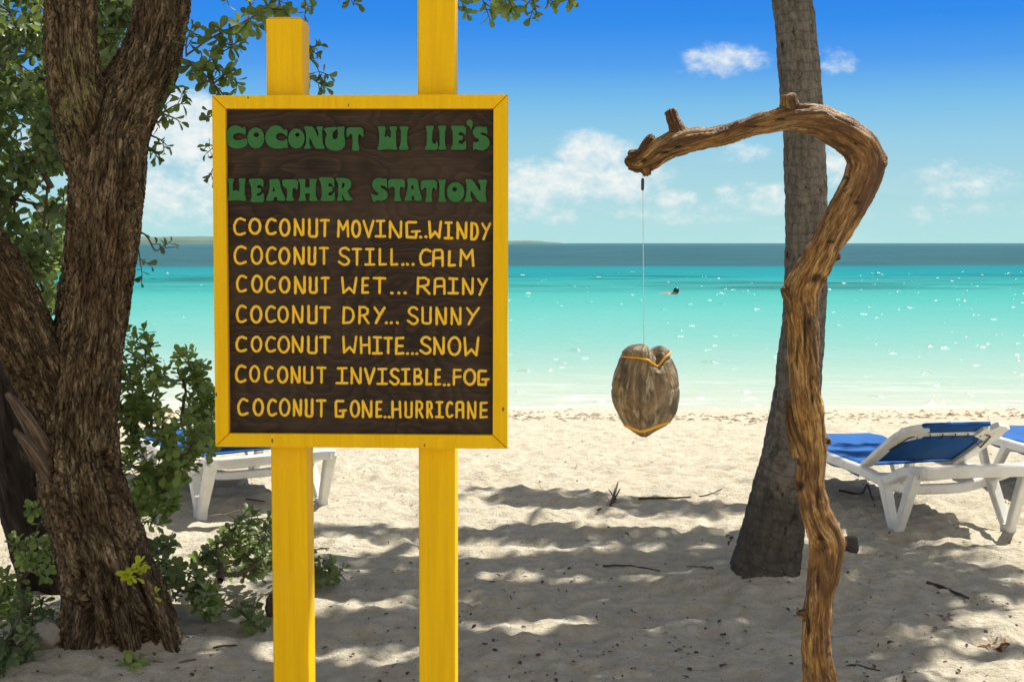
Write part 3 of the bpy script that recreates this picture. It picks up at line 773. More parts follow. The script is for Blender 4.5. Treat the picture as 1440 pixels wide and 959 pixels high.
t.put(b.inputs['Base Color'], c); b.inputs['Roughness'].default_value = .92; b.inputs['Specular IOR Level'].default_value = .12
t.put(b.inputs['Normal'], t.bump(t.math('ADD', t.math('ADD', vert, t.math('MULTIPLY', rings, .6)), t.math('MULTIPLY', blot, .6)), .9, .02))

m_drift, t, b = principled('weathered_driftwood')
ga = attr(t, 'grain')
nz = t.new('ShaderNodeTexNoise'); t.link(ga, nz.inputs['Vector']); nz.inputs['Scale'].default_value = 16; nz.inputs['Detail'].default_value = 5
gw = t.vmath('ADD', ga, t.scale(nz.outputs['Color'], (.020, .020, .09)))
f1 = t.noise(t.scale(gw, (1, 1, .13)), 52, 7, .72, .5)
f2 = t.noise(t.scale(gw, (1, 1, .09)), 130, 5, .75, .4)
f3 = t.noise(t.scale(ga, (1, 1, .45)), 13, 6, .7, .6)
f4 = t.noise(ga, 4.5, 3, .6)
c = t.ramp(f1, [(.30, (.05, .020, .007)), (.41, (.24, .105, .026)), (.51, (.56, .29, .072)), (.64, (.86, .60, .26))])
c = t.mix(t.mapr(f2, .40, .50, 1, 0), c, t.mix(.72, c, (.035, .016, .007)))
c = t.mix(t.math('MULTIPLY', t.mapr(f3, .47, .60), .8), c, (.085, .034, .012))
c = t.mix(t.math('MULTIPLY', t.mapr(f4, .48, .62), .55), c, (.16, .072, .028))
sg = t.new('ShaderNodeSeparateXYZ'); t.link(ga, sg.inputs[0])
c = t.mix(t.math('MULTIPLY', t.mapr(sg.outputs[2], 1.35, 2.1), .2), c, (.10, .052, .026))
pit = t.voro(t.scale(ga, (1, 1, .5)), 46)
c = t.mix(t.math('MULTIPLY', t.mapr(pit.outputs['Distance'], .06, .22, 1, 0), t.mapr(t.noise(ga, 9, 3, .6), .48, .56)), c, (.022, .012, .008))
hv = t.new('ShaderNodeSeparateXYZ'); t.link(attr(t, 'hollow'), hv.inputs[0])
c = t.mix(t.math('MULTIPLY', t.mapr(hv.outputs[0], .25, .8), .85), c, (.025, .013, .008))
t.put(b.inputs['Base Color'], c); b.inputs['Roughness'].default_value = .5; b.inputs['Specular IOR Level'].default_value = .4
t.put(b.inputs['Normal'], t.bump(t.math('ADD', t.math('ADD', f1, t.math('MULTIPLY', f3, -.7)), t.math('MULTIPLY', f2, .7)), 1.0, .016))

def leaf_mat(name, dark, mid, light, trans=.32):
    m = bpy.data.materials.new(name); m.use_nodes = True; t = NT(m.node_tree)
    for n in list(t.n): t.n.remove(n)
    tv = t.new('ShaderNodeSeparateXYZ'); t.link(attr(t, 'tint'), tv.inputs[0])
    col = t.ramp(tv.outputs[0], [(0, dark), (.55, mid), (1, light)])
    vein = t.mapr(tv.outputs[1], .0, .10, 1, 0)
    col = t.mix(t.math('MULTIPLY', vein, .3), col, light)
    col = t.mix(t.math('MULTIPLY', t.mapr(t.noise(pos(t), 40, 3, .6), .5, .72), .25), col, (.12, .10, .03))
    pb = t.new('ShaderNodeBsdfPrincipled'); t.link(col, pb.inputs['Base Color']); pb.inputs['Roughness'].default_value = .38
    pb.inputs['Specular IOR Level'].default_value = .45
    tr = t.new('ShaderNodeBsdfTranslucent'); t.link(t.mix(.5, col, t.mix(1.0, col, (1.6, 1.7, .5), 'MULTIPLY')), tr.inputs[0])
    mx = t.new('ShaderNodeMixShader'); mx.inputs[0].default_value = trans
    t.link(pb.outputs[0], mx.inputs[1]); t.link(tr.outputs[0], mx.inputs[2])
    out = t.new('ShaderNodeOutputMaterial'); t.link(mx.outputs[0], out.inputs[0])
    return m
m_leaf = leaf_mat('sea_green_leaves', (.075, .115, .035), (.19, .26, .075), (.36, .43, .13), .48)
m_leafd = leaf_mat('dull_green_leaves', (.065, .098, .042), (.15, .205, .082), (.29, .345, .13), .45)
m_leafy = leaf_mat('young_yellow_leaves', (.42, .46, .02), (.58, .60, .03), (.72, .70, .06), .45)
m_leafb = leaf_mat('bright_green_leaves', (.10, .18, .04), (.19, .30, .06), (.32, .42, .09), .4)
m_frond = leaf_mat('palm_frond_green', (.05, .08, .03), (.08, .13, .04), (.14, .19, .07), .25)
m_dry = leaf_mat('dry_brown_leaves', (.16, .075, .03), (.28, .14, .06), (.40, .24, .12), .2)

m_twig, t, b = principled('twig_bark')
t.put(b.inputs['Base Color'], t.mix(t.noise(pos(t), 30, 4, .6), (.06, .042, .03), (.17, .125, .085))); b.inputs['Roughness'].default_value = .9

# ------------------------------------------------------------------ leaves and twigs
class Leaves:
    """many small folded leaves in one mesh"""
    T = [0, .10, .30, .55, .80, .95, 1.0]; W = [.03, .07, .20, .34, .37, .22, .04]
    def __init__(s): s.v = []; s.f = []; s.a = []; s.n = 0
    def leaf(s, base, d, nrm, L, tint, slim=1.0, curl=.12, fold=.22):
        d = d / np.linalg.norm(d); n = nrm - d * nrm.dot(d); nn = np.linalg.norm(n)
        if nn < 1e-5: n = np.cross(d, [.3, .9, .1]); nn = np.linalg.norm(n)
        n = n / nn; sd = np.cross(d, n); v = []; a = []
        for tt, ww in zip(s.T, s.W):
            c = base + d * (L * tt) - n * (curl * L * tt * tt)
            hw = ww * L * slim
            v += [c - sd * hw + n * hw * fold, c, c + sd * hw + n * hw * fold]
            a += [(tint, 1, 0), (tint, 0, 0), (tint, 1, 0)]
        k = len(s.T); o = s.n
        for i in range(k - 1):
            for j in (0, 1):
                q = o + i * 3 + j
                s.f.append((q, q + 1, q + 4, q + 3))
        s.v.append(np.array(v)); s.a += a; s.n += 3 * k
    def rosette(s, c, ax, n, L, tint, spread=(35, 88), jit=.12, slim=1.0):
        ax = ax / np.linalg.norm(ax)
        e1 = np.cross(ax, [.31, .52, .79]); e1 /= np.linalg.norm(e1); e2 = np.cross(ax, e1)
        ph = rng.uniform(0, 6.28)
        for i in range(n):
            az = ph + i * 2.39996; q = i / max(1, n - 1)
            el = math.radians(spread[0] + (spread[1] - spread[0]) * q + rng.normal(0, 9))
            d = ax * math.cos(el) + (e1 * math.cos(az) + e2 * math.sin(az)) * math.sin(el)
            d = d + rng.normal(0, jit, 3) + np.array([0, 0, -.10])
            base = c - ax * (L * .9 * q * rng.uniform(.5, 1.1))
            s.leaf(base, d, ax + np.array([0, 0, .35]), L * rng.uniform(.62, 1.12) * (0.75 + .25 * q), float(np.clip(tint + rng.normal(0, .17), 0, 1)),
                   slim * rng.uniform(.85, 1.1), rng.uniform(.0, .25), rng.uniform(.1, .45))
    def build(s, name, mat, parent=None, origin=None):
        v = np.concatenate(s.v)
        if origin is not None: v = v - np.asarray(origin)
        return obj(name, v, s.f, mat, parent, True, {'tint': np.array(s.a)})

def grow(roots, tips, rscale=.0016, wob=.05, axis_up=.3, keep=None):
    """branching twigs from root nodes to every tip: returns (twig mesh collector, tip directions)"""
    nodes = [np.asarray(r, float) for r in roots]; par = [-1] * len(nodes); cnt = [0] * len(nodes)
    r0 = nodes[0]
    order = np.argsort([min(np.linalg.norm(np.asarray(p_) - r) for r in nodes) for p_ in tips])
    dirs = [None] * len(tips); ends = []
    for i in order:
        tip = np.asarray(tips[i], float); arr = np.array(nodes)
        dd = np.linalg.norm(arr - tip, axis=1)
        # prefer nodes that lie between the root and the tip
        dr = np.array([min(np.linalg.norm(a_ - r) for r in roots) for a_ in arr])
        j = int(np.argmin(dd + .35 * dr)) if len(nodes) < 4000 else int(np.argmin(dd))
        a = arr[j]; L = np.linalg.norm(tip - a); steps = max(2, min(6, int(L / .09) + 1)); last = j
        side = rng.normal(0, wob, 3) * L
        for q in range(1, steps + 1):
            f = q / steps
            p_ = a + (tip - a) * f + side * math.sin(f * math.pi) + np.array([0, 0, -axis_up * .25 * L * math.sin(f * math.pi)])
            nodes.append(p_); par.append(last); cnt.append(0); last = len(nodes) - 1
        ends.append(last); dirs[i] = nodes[last] - nodes[par[last]]
    for e in ends:
        k = e
        while k >= 0: cnt[k] += 1; k = par[k]
    mb = MB()
    kids = {}
    for k, p_ in enumerate(par):
        if p_ >= 0: kids.setdefault(p_, []).append(k)
    done = set()
    rad = lambda k: rscale * max(1, cnt[k]) ** .45
    for k in range(len(nodes)):
        if par[k] >= 0 and k not in done:
            chain = [par[k], k]; done.add(k)
            while kids.get(chain[-1]):
                nx_ = max(kids[chain[-1]], key=lambda z: cnt[z])
                if nx_ in done: break
                chain.append(nx_); done.add(nx_)
            pts = [nodes[z] for z in chain]
            if len(pts) >= 2:
                rr = [min(rad(chain[0]), rad(chain[1]) * 1.15)] + [rad(z) for z in chain[1:]]
                mb.tube(pts, rr, 5, False)
    return mb, dirs

def inpoly(pts, n, pad=0):
    """n random photo pixels inside a polygon"""
    q = np.asarray(pts, float); lo, hi = q.min(0), q.max(0); out = []
    while len(out) < n:
        x, y = rng.uniform(lo, hi); ins = False; j = len(q) - 1
        for i in range(len(q)):
            if (q[i][1] > y) != (q[j][1] > y) and x < (q[j][0] - q[i][0]) * (y - q[i][1]) / (q[j][1] - q[i][1]) + q[i][0]: ins = not ins
            j = i
        if ins: out.append((x, y))
    return out

def chainpx(rows, Y, dY=None):
    """photo pixel rows (u, v, radius px[, metres nearer or farther]) -> (x, y, z, r)"""
    out = []
    for r in rows:
        yy = Y + (r[3] if len(r) > 3 else 0)
        p_ = P(r[0], r[1], yy); out.append((*p_, r[2] * yy / F))
    return out

def grain_attr(th, sl, R=.12, twist=0.0):
    a = th + twist * sl
    return np.stack([np.cos(a) * R, np.sin(a) * R, sl], 1)

# ------------------------------------------------------------------ the big tree beside the sign
TY = 5.0
tree_base = G(170, 905)
tree = empty('shore_tree', tree_base)
tag(tree, 'large forked tree with fibrous brown bark and a yellow leaf sprout near its foot', 'tree')
ch = [
 chainpx([(176, 960, 88), (172, 915, 74), (166, 870, 66), (150, 800, 64), (128, 720, 61), (111, 640, 57), (118, 530, 48), (131, 440, 48), (141, 350, 49), (152, 250, 50), (160, 190, 47, .02), (180, 145, 44, .06), (203, 100, 43, .1), (220, 50, 40, .14), (229, 0, 39, .18), (236, -70, 37, .25), (250, -170, 33, .4), (275, -280, 27, .6)], TY),
 chainpx([(150, 330, 30), (144, 270, 36), (132, 215, 40), (116, 160, 40, -.02), (104, 110, 36.5, -.05), (99, 60, 36, -.08), (98, 0, 36.5, -.1), (94, -80, 34, -.2), (80, -180, 30, -.3), (60, -290, 24, -.3)], TY),
 chainpx([(112, 700, 34), (98, 630, 38), (72, 555, 40, -.02), (42, 490, 41, -.1), (8, 422, 43, -.18), (-40, 340, 42, -.28), (-100, 250, 38, -.4), (-170, 140, 32, -.5)], TY),
 chainpx([(160, 720, 24), (182, 790, 30, -.03), (208, 850, 30, -.08), (228, 900, 28, -.12), (250, 950, 24, -.16)], TY),
 chainpx([(138, 740, 30), (134, 820, 38, -.04), (124, 880, 36, -.09), (114, 940, 32, -.14)], TY),
 chainpx([(158, 760, 30), (170, 840, 36, -.06), (182, 900, 32, -.12), (192, 950, 28, -.17)], TY),
]
V, FC, N, th, sl, rd = fuse(ch, .0066, 18)
gr = grain_attr(th, sl, .13, .35)
pf = gr * np.array([1, 1, .14])
rid = fbm(pf * 58 + .5 * np.stack([perlin(gr * 9), perlin(gr * 9 + 31), 0 * sl], 1), 3, .6)
big = perlin(gr * [14, 14, 1.6])
V = V + N * (-.032 * (np.abs(rid) - .28) * np.clip(rd / .12, .3, 1.1) + .015 * big)[:, None]
V = V + N * (.010 * perlin(V * 6))[:, None]
uu_, vv_ = proj(V)
lic = np.clip(1 - ((uu_ - 104) / 34) ** 2 - ((vv_ - 130) / 85) ** 2, 0, 1) * (V[:, 1] < TY + .1)
lic = np.maximum(lic * 1.4, .06).clip(0, 1)
for line_, wd, dep in (([(192, 790), (204, 840), (214, 880), (222, 920)], 8, .075), ([(150, 850), (154, 885), (160, 930)], 6, .045), ([(112, 800), (122, 850), (136, 900)], 7, .04), ([(196, 870), (204, 905), (212, 930)], 5, .04),
                       ([(84, 620), (92, 690), (104, 760)], 6, .03), ([(150, 640), (158, 700), (168, 760)], 7, .035), ([(118, 560), (122, 620)], 5, .02)):
    q_ = spline(np.array(line_, float), 8); dm = np.full(len(V), 1e9)
    for a_, b_ in q_: dm = np.minimum(dm, np.hypot((uu_ - a_), (vv_ - b_) * .8))
    V = V - N * (dep * np.exp(-(dm / wd) ** 2) * (N[:, 1] < .1))[:, None]
obj('trunk', V - tree_base, FC, m_bark, tree, True, {'grain': gr, 'lichen': np.stack([lic, lic, lic], 1)})
# broken stubs on the left flank
for rows in ([(66, 640, 15, -.1), (46, 605, 11, -.2), (28, 576, 8.5, -.26), (10, 552, 4, -.3)], [(70, 672, 13, -.1), (52, 645, 9, -.2), (36, 622, 7, -.26), (20, 604, 3.5, -.28)]):
    V, FC, N, th, sl, rd = fuse([chainpx(rows, TY)], .006, 3)
    gr = grain_attr(th, sl, .04)
    V = V + N * (.006 * fbm(gr * [60, 60, 9], 3))[:, None]
    tag(obj('broken_stub', V - tree_base, FC, m_pale, tree, True, {'grain': gr}), 'pale broken branch stub on the flank of the trunk')

def spray(parent, origin, twigs, leaf_px, Y, mat, n=(5, 8), L=.055, tint=.45, name='leafy_branch', step=.065, start=.25, label=None, r=.0045, down=0.0):
    """leafy branches: twigs are photo pixel polylines (u, v, dY); leaves in rosettes along and at the ends"""
    lv = Leaves(); mb = MB()
    for tw in twigs:
        pts = np.array([P(q[0], q[1], Y + (q[2] if len(q) > 2 else 0)) for q in tw])
        sp3 = spline(pts, 5) if len(pts) > 2 else np.linspace(pts[0], pts[1], 6)
        D = np.concatenate([[0], np.cumsum(np.linalg.norm(np.diff(sp3, axis=0), axis=1))]); tot = D[-1]
        mb.tube(sp3, np.linspace(r, .0016, len(sp3)), 5, False)
        pos_ = list(np.arange(tot * start, tot, step)) + [tot]
        for s_ in pos_:
            c = np.array([np.interp(s_, D, sp3[:, k_]) for k_ in range(3)])
            c2 = np.array([np.interp(max(0, s_ - .03), D, sp3[:, k_]) for k_ in range(3)])
            ax = c - c2; ax /= np.linalg.norm(ax) + 1e-9
            if s_ < tot:
                off = rng.normal(0, 1, 3); off -= ax * off.dot(ax); off /= np.linalg.norm(off); off[2] -= down
                tip = c + (off * .7 + ax * .7) * rng.uniform(.02, .06)
                mb.tube([c, tip], [.002, .0014], 4, False); ax = tip - c; c = tip
            lv.rosette(c, ax, int(rng.integers(*n)), L, tint, slim=.78)
    br = mb.build(name, m_twig, parent, True, origin)
    if label: tag(br, label)
    lv.build('leaves', mat, br, origin)
    return br

# leafy twigs against the sky
spray(tree, tree_base, [[(262, 78, .1), (300, 52, 0), (345, 30, -.1), (372, 12, -.2), (405, -25, -.3)], [(345, 30, -.1), (352, 8), (348, -25)], [(372, 12, -.2), (398, 14, -.2), (404, 22, -.2)],
                        [(300, 52), (318, 62), (335, 64)], [(258, 84, .1), (285, 90), (312, 74), (326, 66)]], 20, 4.9, m_leaf, L=.062, tint=.35, step=.05)
spray(tree, tree_base, [[(255, 82, .1), (282, 100), (300, 118), (316, 136), (330, 165, .1)], [(282, 100), (308, 98), (322, 112)], [(262, 80), (262, 60), (270, 38)], [(300, 118), (288, 112), (284, 108)],
                        [(300, 118), (320, 104), (334, 120)]], 20, 4.95, m_leaf, L=.060, tint=.35, step=.05)
spray(tree, tree_base, [[(205, 185, .05), (228, 160), (248, 148), (262, 146)], [(210, 190, .05), (224, 196), (236, 206)], [(228, 160), (244, 166), (254, 172)], [(205, 205, .05), (216, 214), (222, 222)],
                        [(226, 160), (232, 138), (240, 132)]], 20, 5.05, m_leaf, L=.052, tint=.3, n=(4, 7))
spray(tree, tree_base, [[(250, -150, .4), (330, -90, .3), (385, -15, .3), (400, 30, .3), (424, 70, .3), (444, 92, .3), (452, 112, .3)], [(424, 70, .3), (440, 66, .3), (452, 64, .3)], [(420, 100, .3), (440, 112, .3), (452, 120, .3)]], 20, 4.9, m_leafd, L=.056, tint=.35)
spray(tree, tree_base, [[(238, -90, .3), (290, -70, .1), (360, -60), (430, -52), (480, -18), (496, 4)], [(430, -52), (426, -10), (434, 14)], [(290, -70, .1), (312, -20), (322, 8)]], 20, 4.8, m_leaf, L=.05, tint=.35, n=(3, 6), start=.55)
spray(tree, tree_base, [[(300, 118, .15), (318, 150, .2), (326, 185, .3), (312, 214, .3), (300, 236, .3), (292, 254, .3)], [(319, 203, .3), (302, 204, .3), (290, 206, .3)], [(318, 150, .2), (304, 158, .3), (292, 168, .3)]], 20, 4.8, m_leafd, L=.05, tint=.3, n=(4, 6), start=.5)
spray(tree, tree_base, [[(176, 322, .0), (204, 330, .05), (218, 352), (230, 346), (240, 340)], [(190, 326, .05), (196, 360), (200, 388)]], 20, 5.0, m_leafd, L=.045, tint=.3, n=(2, 4), start=.3)
spray(tree, tree_base, [[(275, -280, 1.0), (420, -235, .8), (540, -170, .5), (600, -120, .4), (650, -60, .3), (670, -20, .2), (684, 14, .1), (688, 26, .1)], [(650, -60, .3), (700, -30, .2), (716, 2, .1), (722, 14, .1)], [(700, -30, .2), (740, -22, .1), (750, 4), (754, 20)],
                        [(740, -22, .1), (775, -18), (796, -2), (802, 4)], [(650, -60, .3), (650, -6, .3), (652, 12, .3)], [(670, -20, .2), (696, -8, .2), (705, 6)], [(740, -22, .1), (764, -8), (775, 2)]], 20, 4.6, m_leaf, L=.052, tint=.55, start=.5, step=.045)
# bright sprouts low on the trunk
lv = Leaves(); mb = MB(); c0 = P(178, 815, 4.66)
for (uu0, vv0) in [(186, 800), (196, 792), (180, 808), (198, 802)]:
    q = P(uu0, vv0, 4.62); mb.tube([P(176, 822, 4.74), q], [.003, .0016], 5, False)
    lv.rosette(q, q - c0 + np.array([.0, -.02, .03]), 7, .054, .6, spread=(15, 80), slim=.6)
for (uu0, vv0) in [(218, 832)]:
    q = P(uu0, vv0, 4.70); mb.tube([P(214, 846, 4.82), q], [.003, .0016], 5, False); lv.rosette(q, np.array([.02, -.02, .05]), 4, .046, .4, spread=(10, 60), slim=.55)
sp_o = tag(mb.build('sprout', m_twig, tree, True, tree_base), 'bright yellow sprout growing low on the trunk')
lv.build('leaves', m_leafy, sp_o, tree_base)

# the crown overhead: it spreads above the frame towards the sea and throws the broken shade on the sand
shade = [  # photo pixel polygons on the sand that lie in shade, clump count
 ([(650, 692), (800, 690), (1045, 712), (1045, 728), (860, 714), (700, 702)], 26),
 ([(440, 742), (590, 738), (760, 740), (900, 752), (1045, 738), (1045, 765), (880, 768), (640, 752), (440, 752)], 34),
 ([(640, 780), (900, 774), (1060, 765), (1110, 800), (900, 812), (700, 806), (640, 800)], 46),
 ([(470, 783), (590, 780), (590, 800), (460, 800)], 8),
 ([(440, 806), (590, 806), (590, 838), (440, 845)], 22),
 ([(640, 818), (860, 822), (1130, 805), (1130, 870), (840, 868), (700, 866), (640, 880)], 70),
 ([(640, 912), (830, 888), (1130, 868), (1130, 990), (900, 1010), (640, 1000)], 110),
 ([(440, 872), (590, 862), (590, 900), (440, 910)], 24), ([(250, 930), (590, 940), (590, 1000), (250, 1000)], 30),
 ([(1170, 752), (1300, 770), (1330, 840), (1290, 870), (1250, 900), (1200, 990), (1130, 990), (1130, 800)], 90),
 ([(1340, 790), (1440, 800), (1440, 840), (1340, 838)], 10), ([(1190, 690), (1280, 735), (1180, 745)], 6),
 ([(0, 890), (250, 885), (300, 930), (0, 1000)], 24), ([(250, 860), (380, 868), (380, 905), (250, 900)], 12),
]
tips = []
for poly, n in shade:
    for (uu0, vv0) in inpoly(poly, int(n * 2.1)):
        g0 = G(uu0, vv0); h = rng.uniform(4.15, 5.0)
        tips.append(g0 + SUN / SUN[2] * h + np.array([rng.normal(0, .16), 0, 0]))
# shade for the trunk itself
for i in range(12):
    q = P(rng.uniform(60, 140), rng.uniform(-40, 900), TY - .1); kk = max(0.8, (rng.uniform(4.0, 5.0) - q[2]) / SUN[2])
    tips.append(q + SUN * kk + rng.normal(0, .1, 3))
pu, pv = proj(np.array(tips)); tips = [q for q, b_ in zip(tips, pv) if b_ < -45]
lim0 = P(275, -280, TY + .6)
roots = [lim0, lim0 + [.7, .7, .75], lim0 + [1.5, 1.6, 1.25], lim0 + [2.4, 2.5, 1.5], lim0 + [3.3, 3.2, 1.6], lim0 + [1.9, 1.0, 1.35], lim0 + [2.8, 1.4, 1.6]]
mb, dirs = grow(roots, tips, .0042, .05, -.1)
mb.tube(spline([lim0 + [-.1, -.12, -.25], lim0, roots[1], roots[2], roots[3], roots[4]], 6), np.linspace(.085, .03, 31), 8, True)
mb.tube(spline([roots[1], roots[5], roots[6]], 6), np.linspace(.055, .025, 13), 8, True)
limb = mb.build('overhead_limb', m_twig, tree, True, tree_base)
lv = Leaves()
for q, d in zip(tips, dirs):
    for k_ in range(5):
        lv.rosette(q + rng.normal(0, 1, 3) * [.15, .035, .05], d / np.linalg.norm(d) + rng.normal(0, .5, 3), 8, .085, .45, spread=(40, 100))
lv.build('leaves', m_leaf, limb, tree_base)

# ------------------------------------------------------------------ darker leaning tree just behind, with the dense foliage on the left
b2 = G(62, 868); b2[1] = 5.75; b2 = np.array([P(68, 845, 5.75)[0], 5.75, 0.0])
tree2 = empty('leaning_tree', b2)
tag(tree2, 'dark leaning tree behind the forked tree, its dense crown filling the upper corner', 'tree')
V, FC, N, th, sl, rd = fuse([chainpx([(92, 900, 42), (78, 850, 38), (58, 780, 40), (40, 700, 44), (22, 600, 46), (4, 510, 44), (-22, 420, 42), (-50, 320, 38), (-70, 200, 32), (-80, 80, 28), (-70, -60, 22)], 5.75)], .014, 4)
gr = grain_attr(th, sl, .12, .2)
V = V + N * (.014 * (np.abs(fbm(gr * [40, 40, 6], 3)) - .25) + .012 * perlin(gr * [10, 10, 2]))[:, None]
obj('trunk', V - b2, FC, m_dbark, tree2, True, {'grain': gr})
tips = []
for poly, n, d0, d1 in [
   ([(-60, -40), (60, -40), (72, 60), (92, 150), (96, 215), (60, 235), (40, 260), (30, 330), (-60, 340)], 210, 5.9, 6.7),
   ([(60, 150), (100, 190), (104, 240), (80, 250), (62, 210)], 26, 5.8, 6.2),
   ([(128, 40), (165, 20), (190, 0), (178, 45), (160, 95), (150, 125), (138, 130)], 34, 6.0, 6.6), ([(128, -20), (200, -20), (180, 30), (135, 60)], 30, 6.0, 6.5),
   ([(25, 330), (90, 270), (98, 330), (90, 410), (82, 445), (60, 420), (30, 370)], 50, 5.9, 6.5),
   ([(-60, 330), (40, 330), (20, 360), (-60, 380)], 30, 6, 6.6)]:
    for (uu0, vv0) in inpoly(poly, n): tips.append(P(uu0, vv0, rng.uniform(d0, d1)))
roots = [P(-70, 200, 5.8), P(-50, 320, 5.75), P(-78, 60, 5.8), P(-20, 120, 6.2), P(20, 280, 6.2), P(40, 60, 6.3), P(-20, 380, 6)]
mb, dirs = grow(roots, tips, .0022, .06, .2)
for a_, b_ in ((0, 3), (1, 4), (3, 5), (1, 6), (2, 3)): mb.tube(spline([roots[a_], (roots[a_] + roots[b_]) / 2 + rng.normal(0, .05, 3), roots[b_]], 5), np.linspace(.022, .012, 11), 6, True)
mb.tube(spline([P(60, 330, 6.1), P(66, 270, 6.1), P(70, 215, 6.1), P(62, 180, 6.1)], 5), np.linspace(.008, .003, 16), 5, True)
mb.tube(spline([P(72, 265, 6.1), P(58, 238, 6.1), P(50, 222, 6.1)], 5), np.linspace(.018, .01, 11), 5, True)
br2 = mb.build('branches', m_twig, tree2, True, b2)
lv = Leaves()
for q, d in zip(tips, dirs):
    lv.rosette(q, d, int(rng.integers(6, 10)), .075, .38, spread=(30, 95), slim=.78)
    lv.rosette(q + rng.normal(0, .05, 3), d + rng.normal(0, .1, 3), 5, .07, .45, spread=(40, 100), slim=.78)
lv.build('foliage', m_leafd, tree2, b2)

# ------------------------------------------------------------------ shrubs
def shrub(name, label, cat, base, roots, polys, mat, L, tint, rs=.0016, n=(6, 9), group=None, upb=.3):
    e = empty(name, base); tag(e, label, cat, group)
    tips = []
    for poly, k, d0, d1 in polys:
        for (uu0, vv0) in inpoly(poly, k): tips.append(P(uu0, vv0, rng.uniform(d0, d1)))
    mb, dirs = grow([np.asarray(r, float) for r in roots], tips, rs, .07, upb)
    mb.build('branches', m_twig, e, True, base)
    lv = Leaves()
    for q, d in zip(tips, dirs):
        dd = d / np.linalg.norm(d) + np.array([0, -.15, .35])
        lv.rosette(q, dd, int(rng.integers(*n)), L, float(np.clip(tint + rng.normal(0, .12), 0, 1)), spread=(25, 92), slim=.78)
    lv.build('foliage', mat, e, base)
    return e
g1 = G(215, 850); g1[1] = 5.45; g1[2] = 0
shrub('beach_shrub', 'tall leafy green shrub between the forked tree and the sign', 'shrub', g1,
      [g1, g1 + [.02, .05, .35], g1 + [.05, .06, .6]],
      [([(168, 455), (190, 450), (210, 470), (212, 520), (205, 560), (190, 590), (165, 600), (158, 520)], 40, 5.2, 5.5),
       ([(180, 560), (215, 520), (225, 555), (240, 590), (298, 560), (300, 640), (262, 655), (255, 690), (235, 745), (180, 740), (170, 660)], 165, 5.15, 5.6),
       ([(245, 495), (262, 490), (288, 510), (300, 540), (302, 590), (262, 590), (250, 540)], 46, 5.5, 5.8),
       ([(214, 500), (232, 486), (240, 520), (232, 560), (216, 545)], 8, 5.3, 5.5),
       ([(270, 540), (330, 540), (330, 600), (280, 620)], 16, 5.5, 5.8)], m_leaf, .058, .55)
g2 = G(300, 880)
shrub('low_shrub', 'low spreading shrub on the sand behind the sign post', 'shrub', g2,
      [g2, g2 + [.02, .05, .18], P(230, 780, 5.5)],
      [([(205, 760), (240, 755), (262, 800), (300, 800), (312, 830), (262, 845), (225, 830)], 44, 5.1, 5.5),
       ([(262, 800), (300, 760), (330, 725), (372, 705), (400, 720), (400, 800), (345, 812), (300, 815)], 110, 5.4, 5.9),
       ([(440, 780), (470, 785), (490, 800), (470, 815), (440, 822)], 20, 5.7, 5.9), ([(395, 760), (450, 775), (450, 810), (395, 800)], 10, 5.7, 5.9),
       ([(255, 830), (300, 815), (312, 850), (300, 868), (262, 860)], 20, 5.0, 5.3),
       ([(318, 850), (350, 845), (375, 868), (368, 890), (345, 870)], 9, 5.0, 5.2)], m_leafd, .054, .62)
g3 = G(28, 840)
shrub('corner_shrub', 'small bright leafy bush at the foot of the dark leaning tree', 'shrub', g3, [g3, g3 + [0, 0, .15]],
      [([(12, 755), (60, 745), (78, 775), (70, 815), (30, 790)], 32, 5.2, 5.5), ([(35, 708), (60, 712), (66, 728), (45, 726)], 5, 5.3, 5.4), ([(-30, 800), (20, 805), (45, 850), (20, 870), (-30, 860)], 34, 5.1, 5.4)], m_leaf, .05, .6, n=(5, 8))
g4 = G(12, 950)
shrub('ground_shrub', 'dull green bush on shaded sand at the bottom edge beside the tree', 'shrub', g4, [g4, g4 + [0, 0, .1]],
      [([(-30, 870), (45, 880), (58, 905), (30, 950), (-30, 955)], 46, 4.55, 4.9), ([(20, 830), (60, 840), (85, 880), (40, 885)], 14, 4.9, 5.2)], m_leafd, .055, .45, n=(5, 8))
g5 = G(190, 948)
shrub('seedling', 'little grey green seedling on the sand in front of the trunk', 'plant', g5, [g5, g5 + [0, 0, .05]],
      [([(170, 925), (200, 918), (204, 930), (176, 935)], 4, 4.6, 4.68)], m_leaf, .062, .72, rs=.002, n=(4, 6), upb=0)

# ------------------------------------------------------------------ coconut palm
PB = G(1075, 815); PY = PB[1]
palm = empty('coconut_palm', PB)
tag(palm, 'grey ringed coconut palm trunk leaning behind the bent driftwood', 'palm tree')
rows = [(1068, 870, 78), (1070, 838, 62), (1074, 808, 50), (1084, 760, 45), (1096, 700, 41), (1110, 640, 38), (1120, 560, 33.5), (1128, 480, 31), (1133, 400, 29.5), (1133.5, 300, 28.5), (1131, 200, 28.5), (1124, 100, 28.5), (1114, 0, 28), (1100, -120, 27), (1080, -300, 26), (1052, -520, 25), (1015, -800, 24), (980, -1000, 24)]
cp = spline(chainpx(rows, PY), 26)
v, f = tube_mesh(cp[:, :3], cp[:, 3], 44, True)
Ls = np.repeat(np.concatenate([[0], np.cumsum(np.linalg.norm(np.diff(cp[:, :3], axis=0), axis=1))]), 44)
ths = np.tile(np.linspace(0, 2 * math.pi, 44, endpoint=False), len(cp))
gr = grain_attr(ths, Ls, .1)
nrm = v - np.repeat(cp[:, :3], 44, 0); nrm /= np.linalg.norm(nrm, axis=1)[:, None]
ringd = ((Ls * 17 + .6 * perlin(gr * 5)) % 1.0)
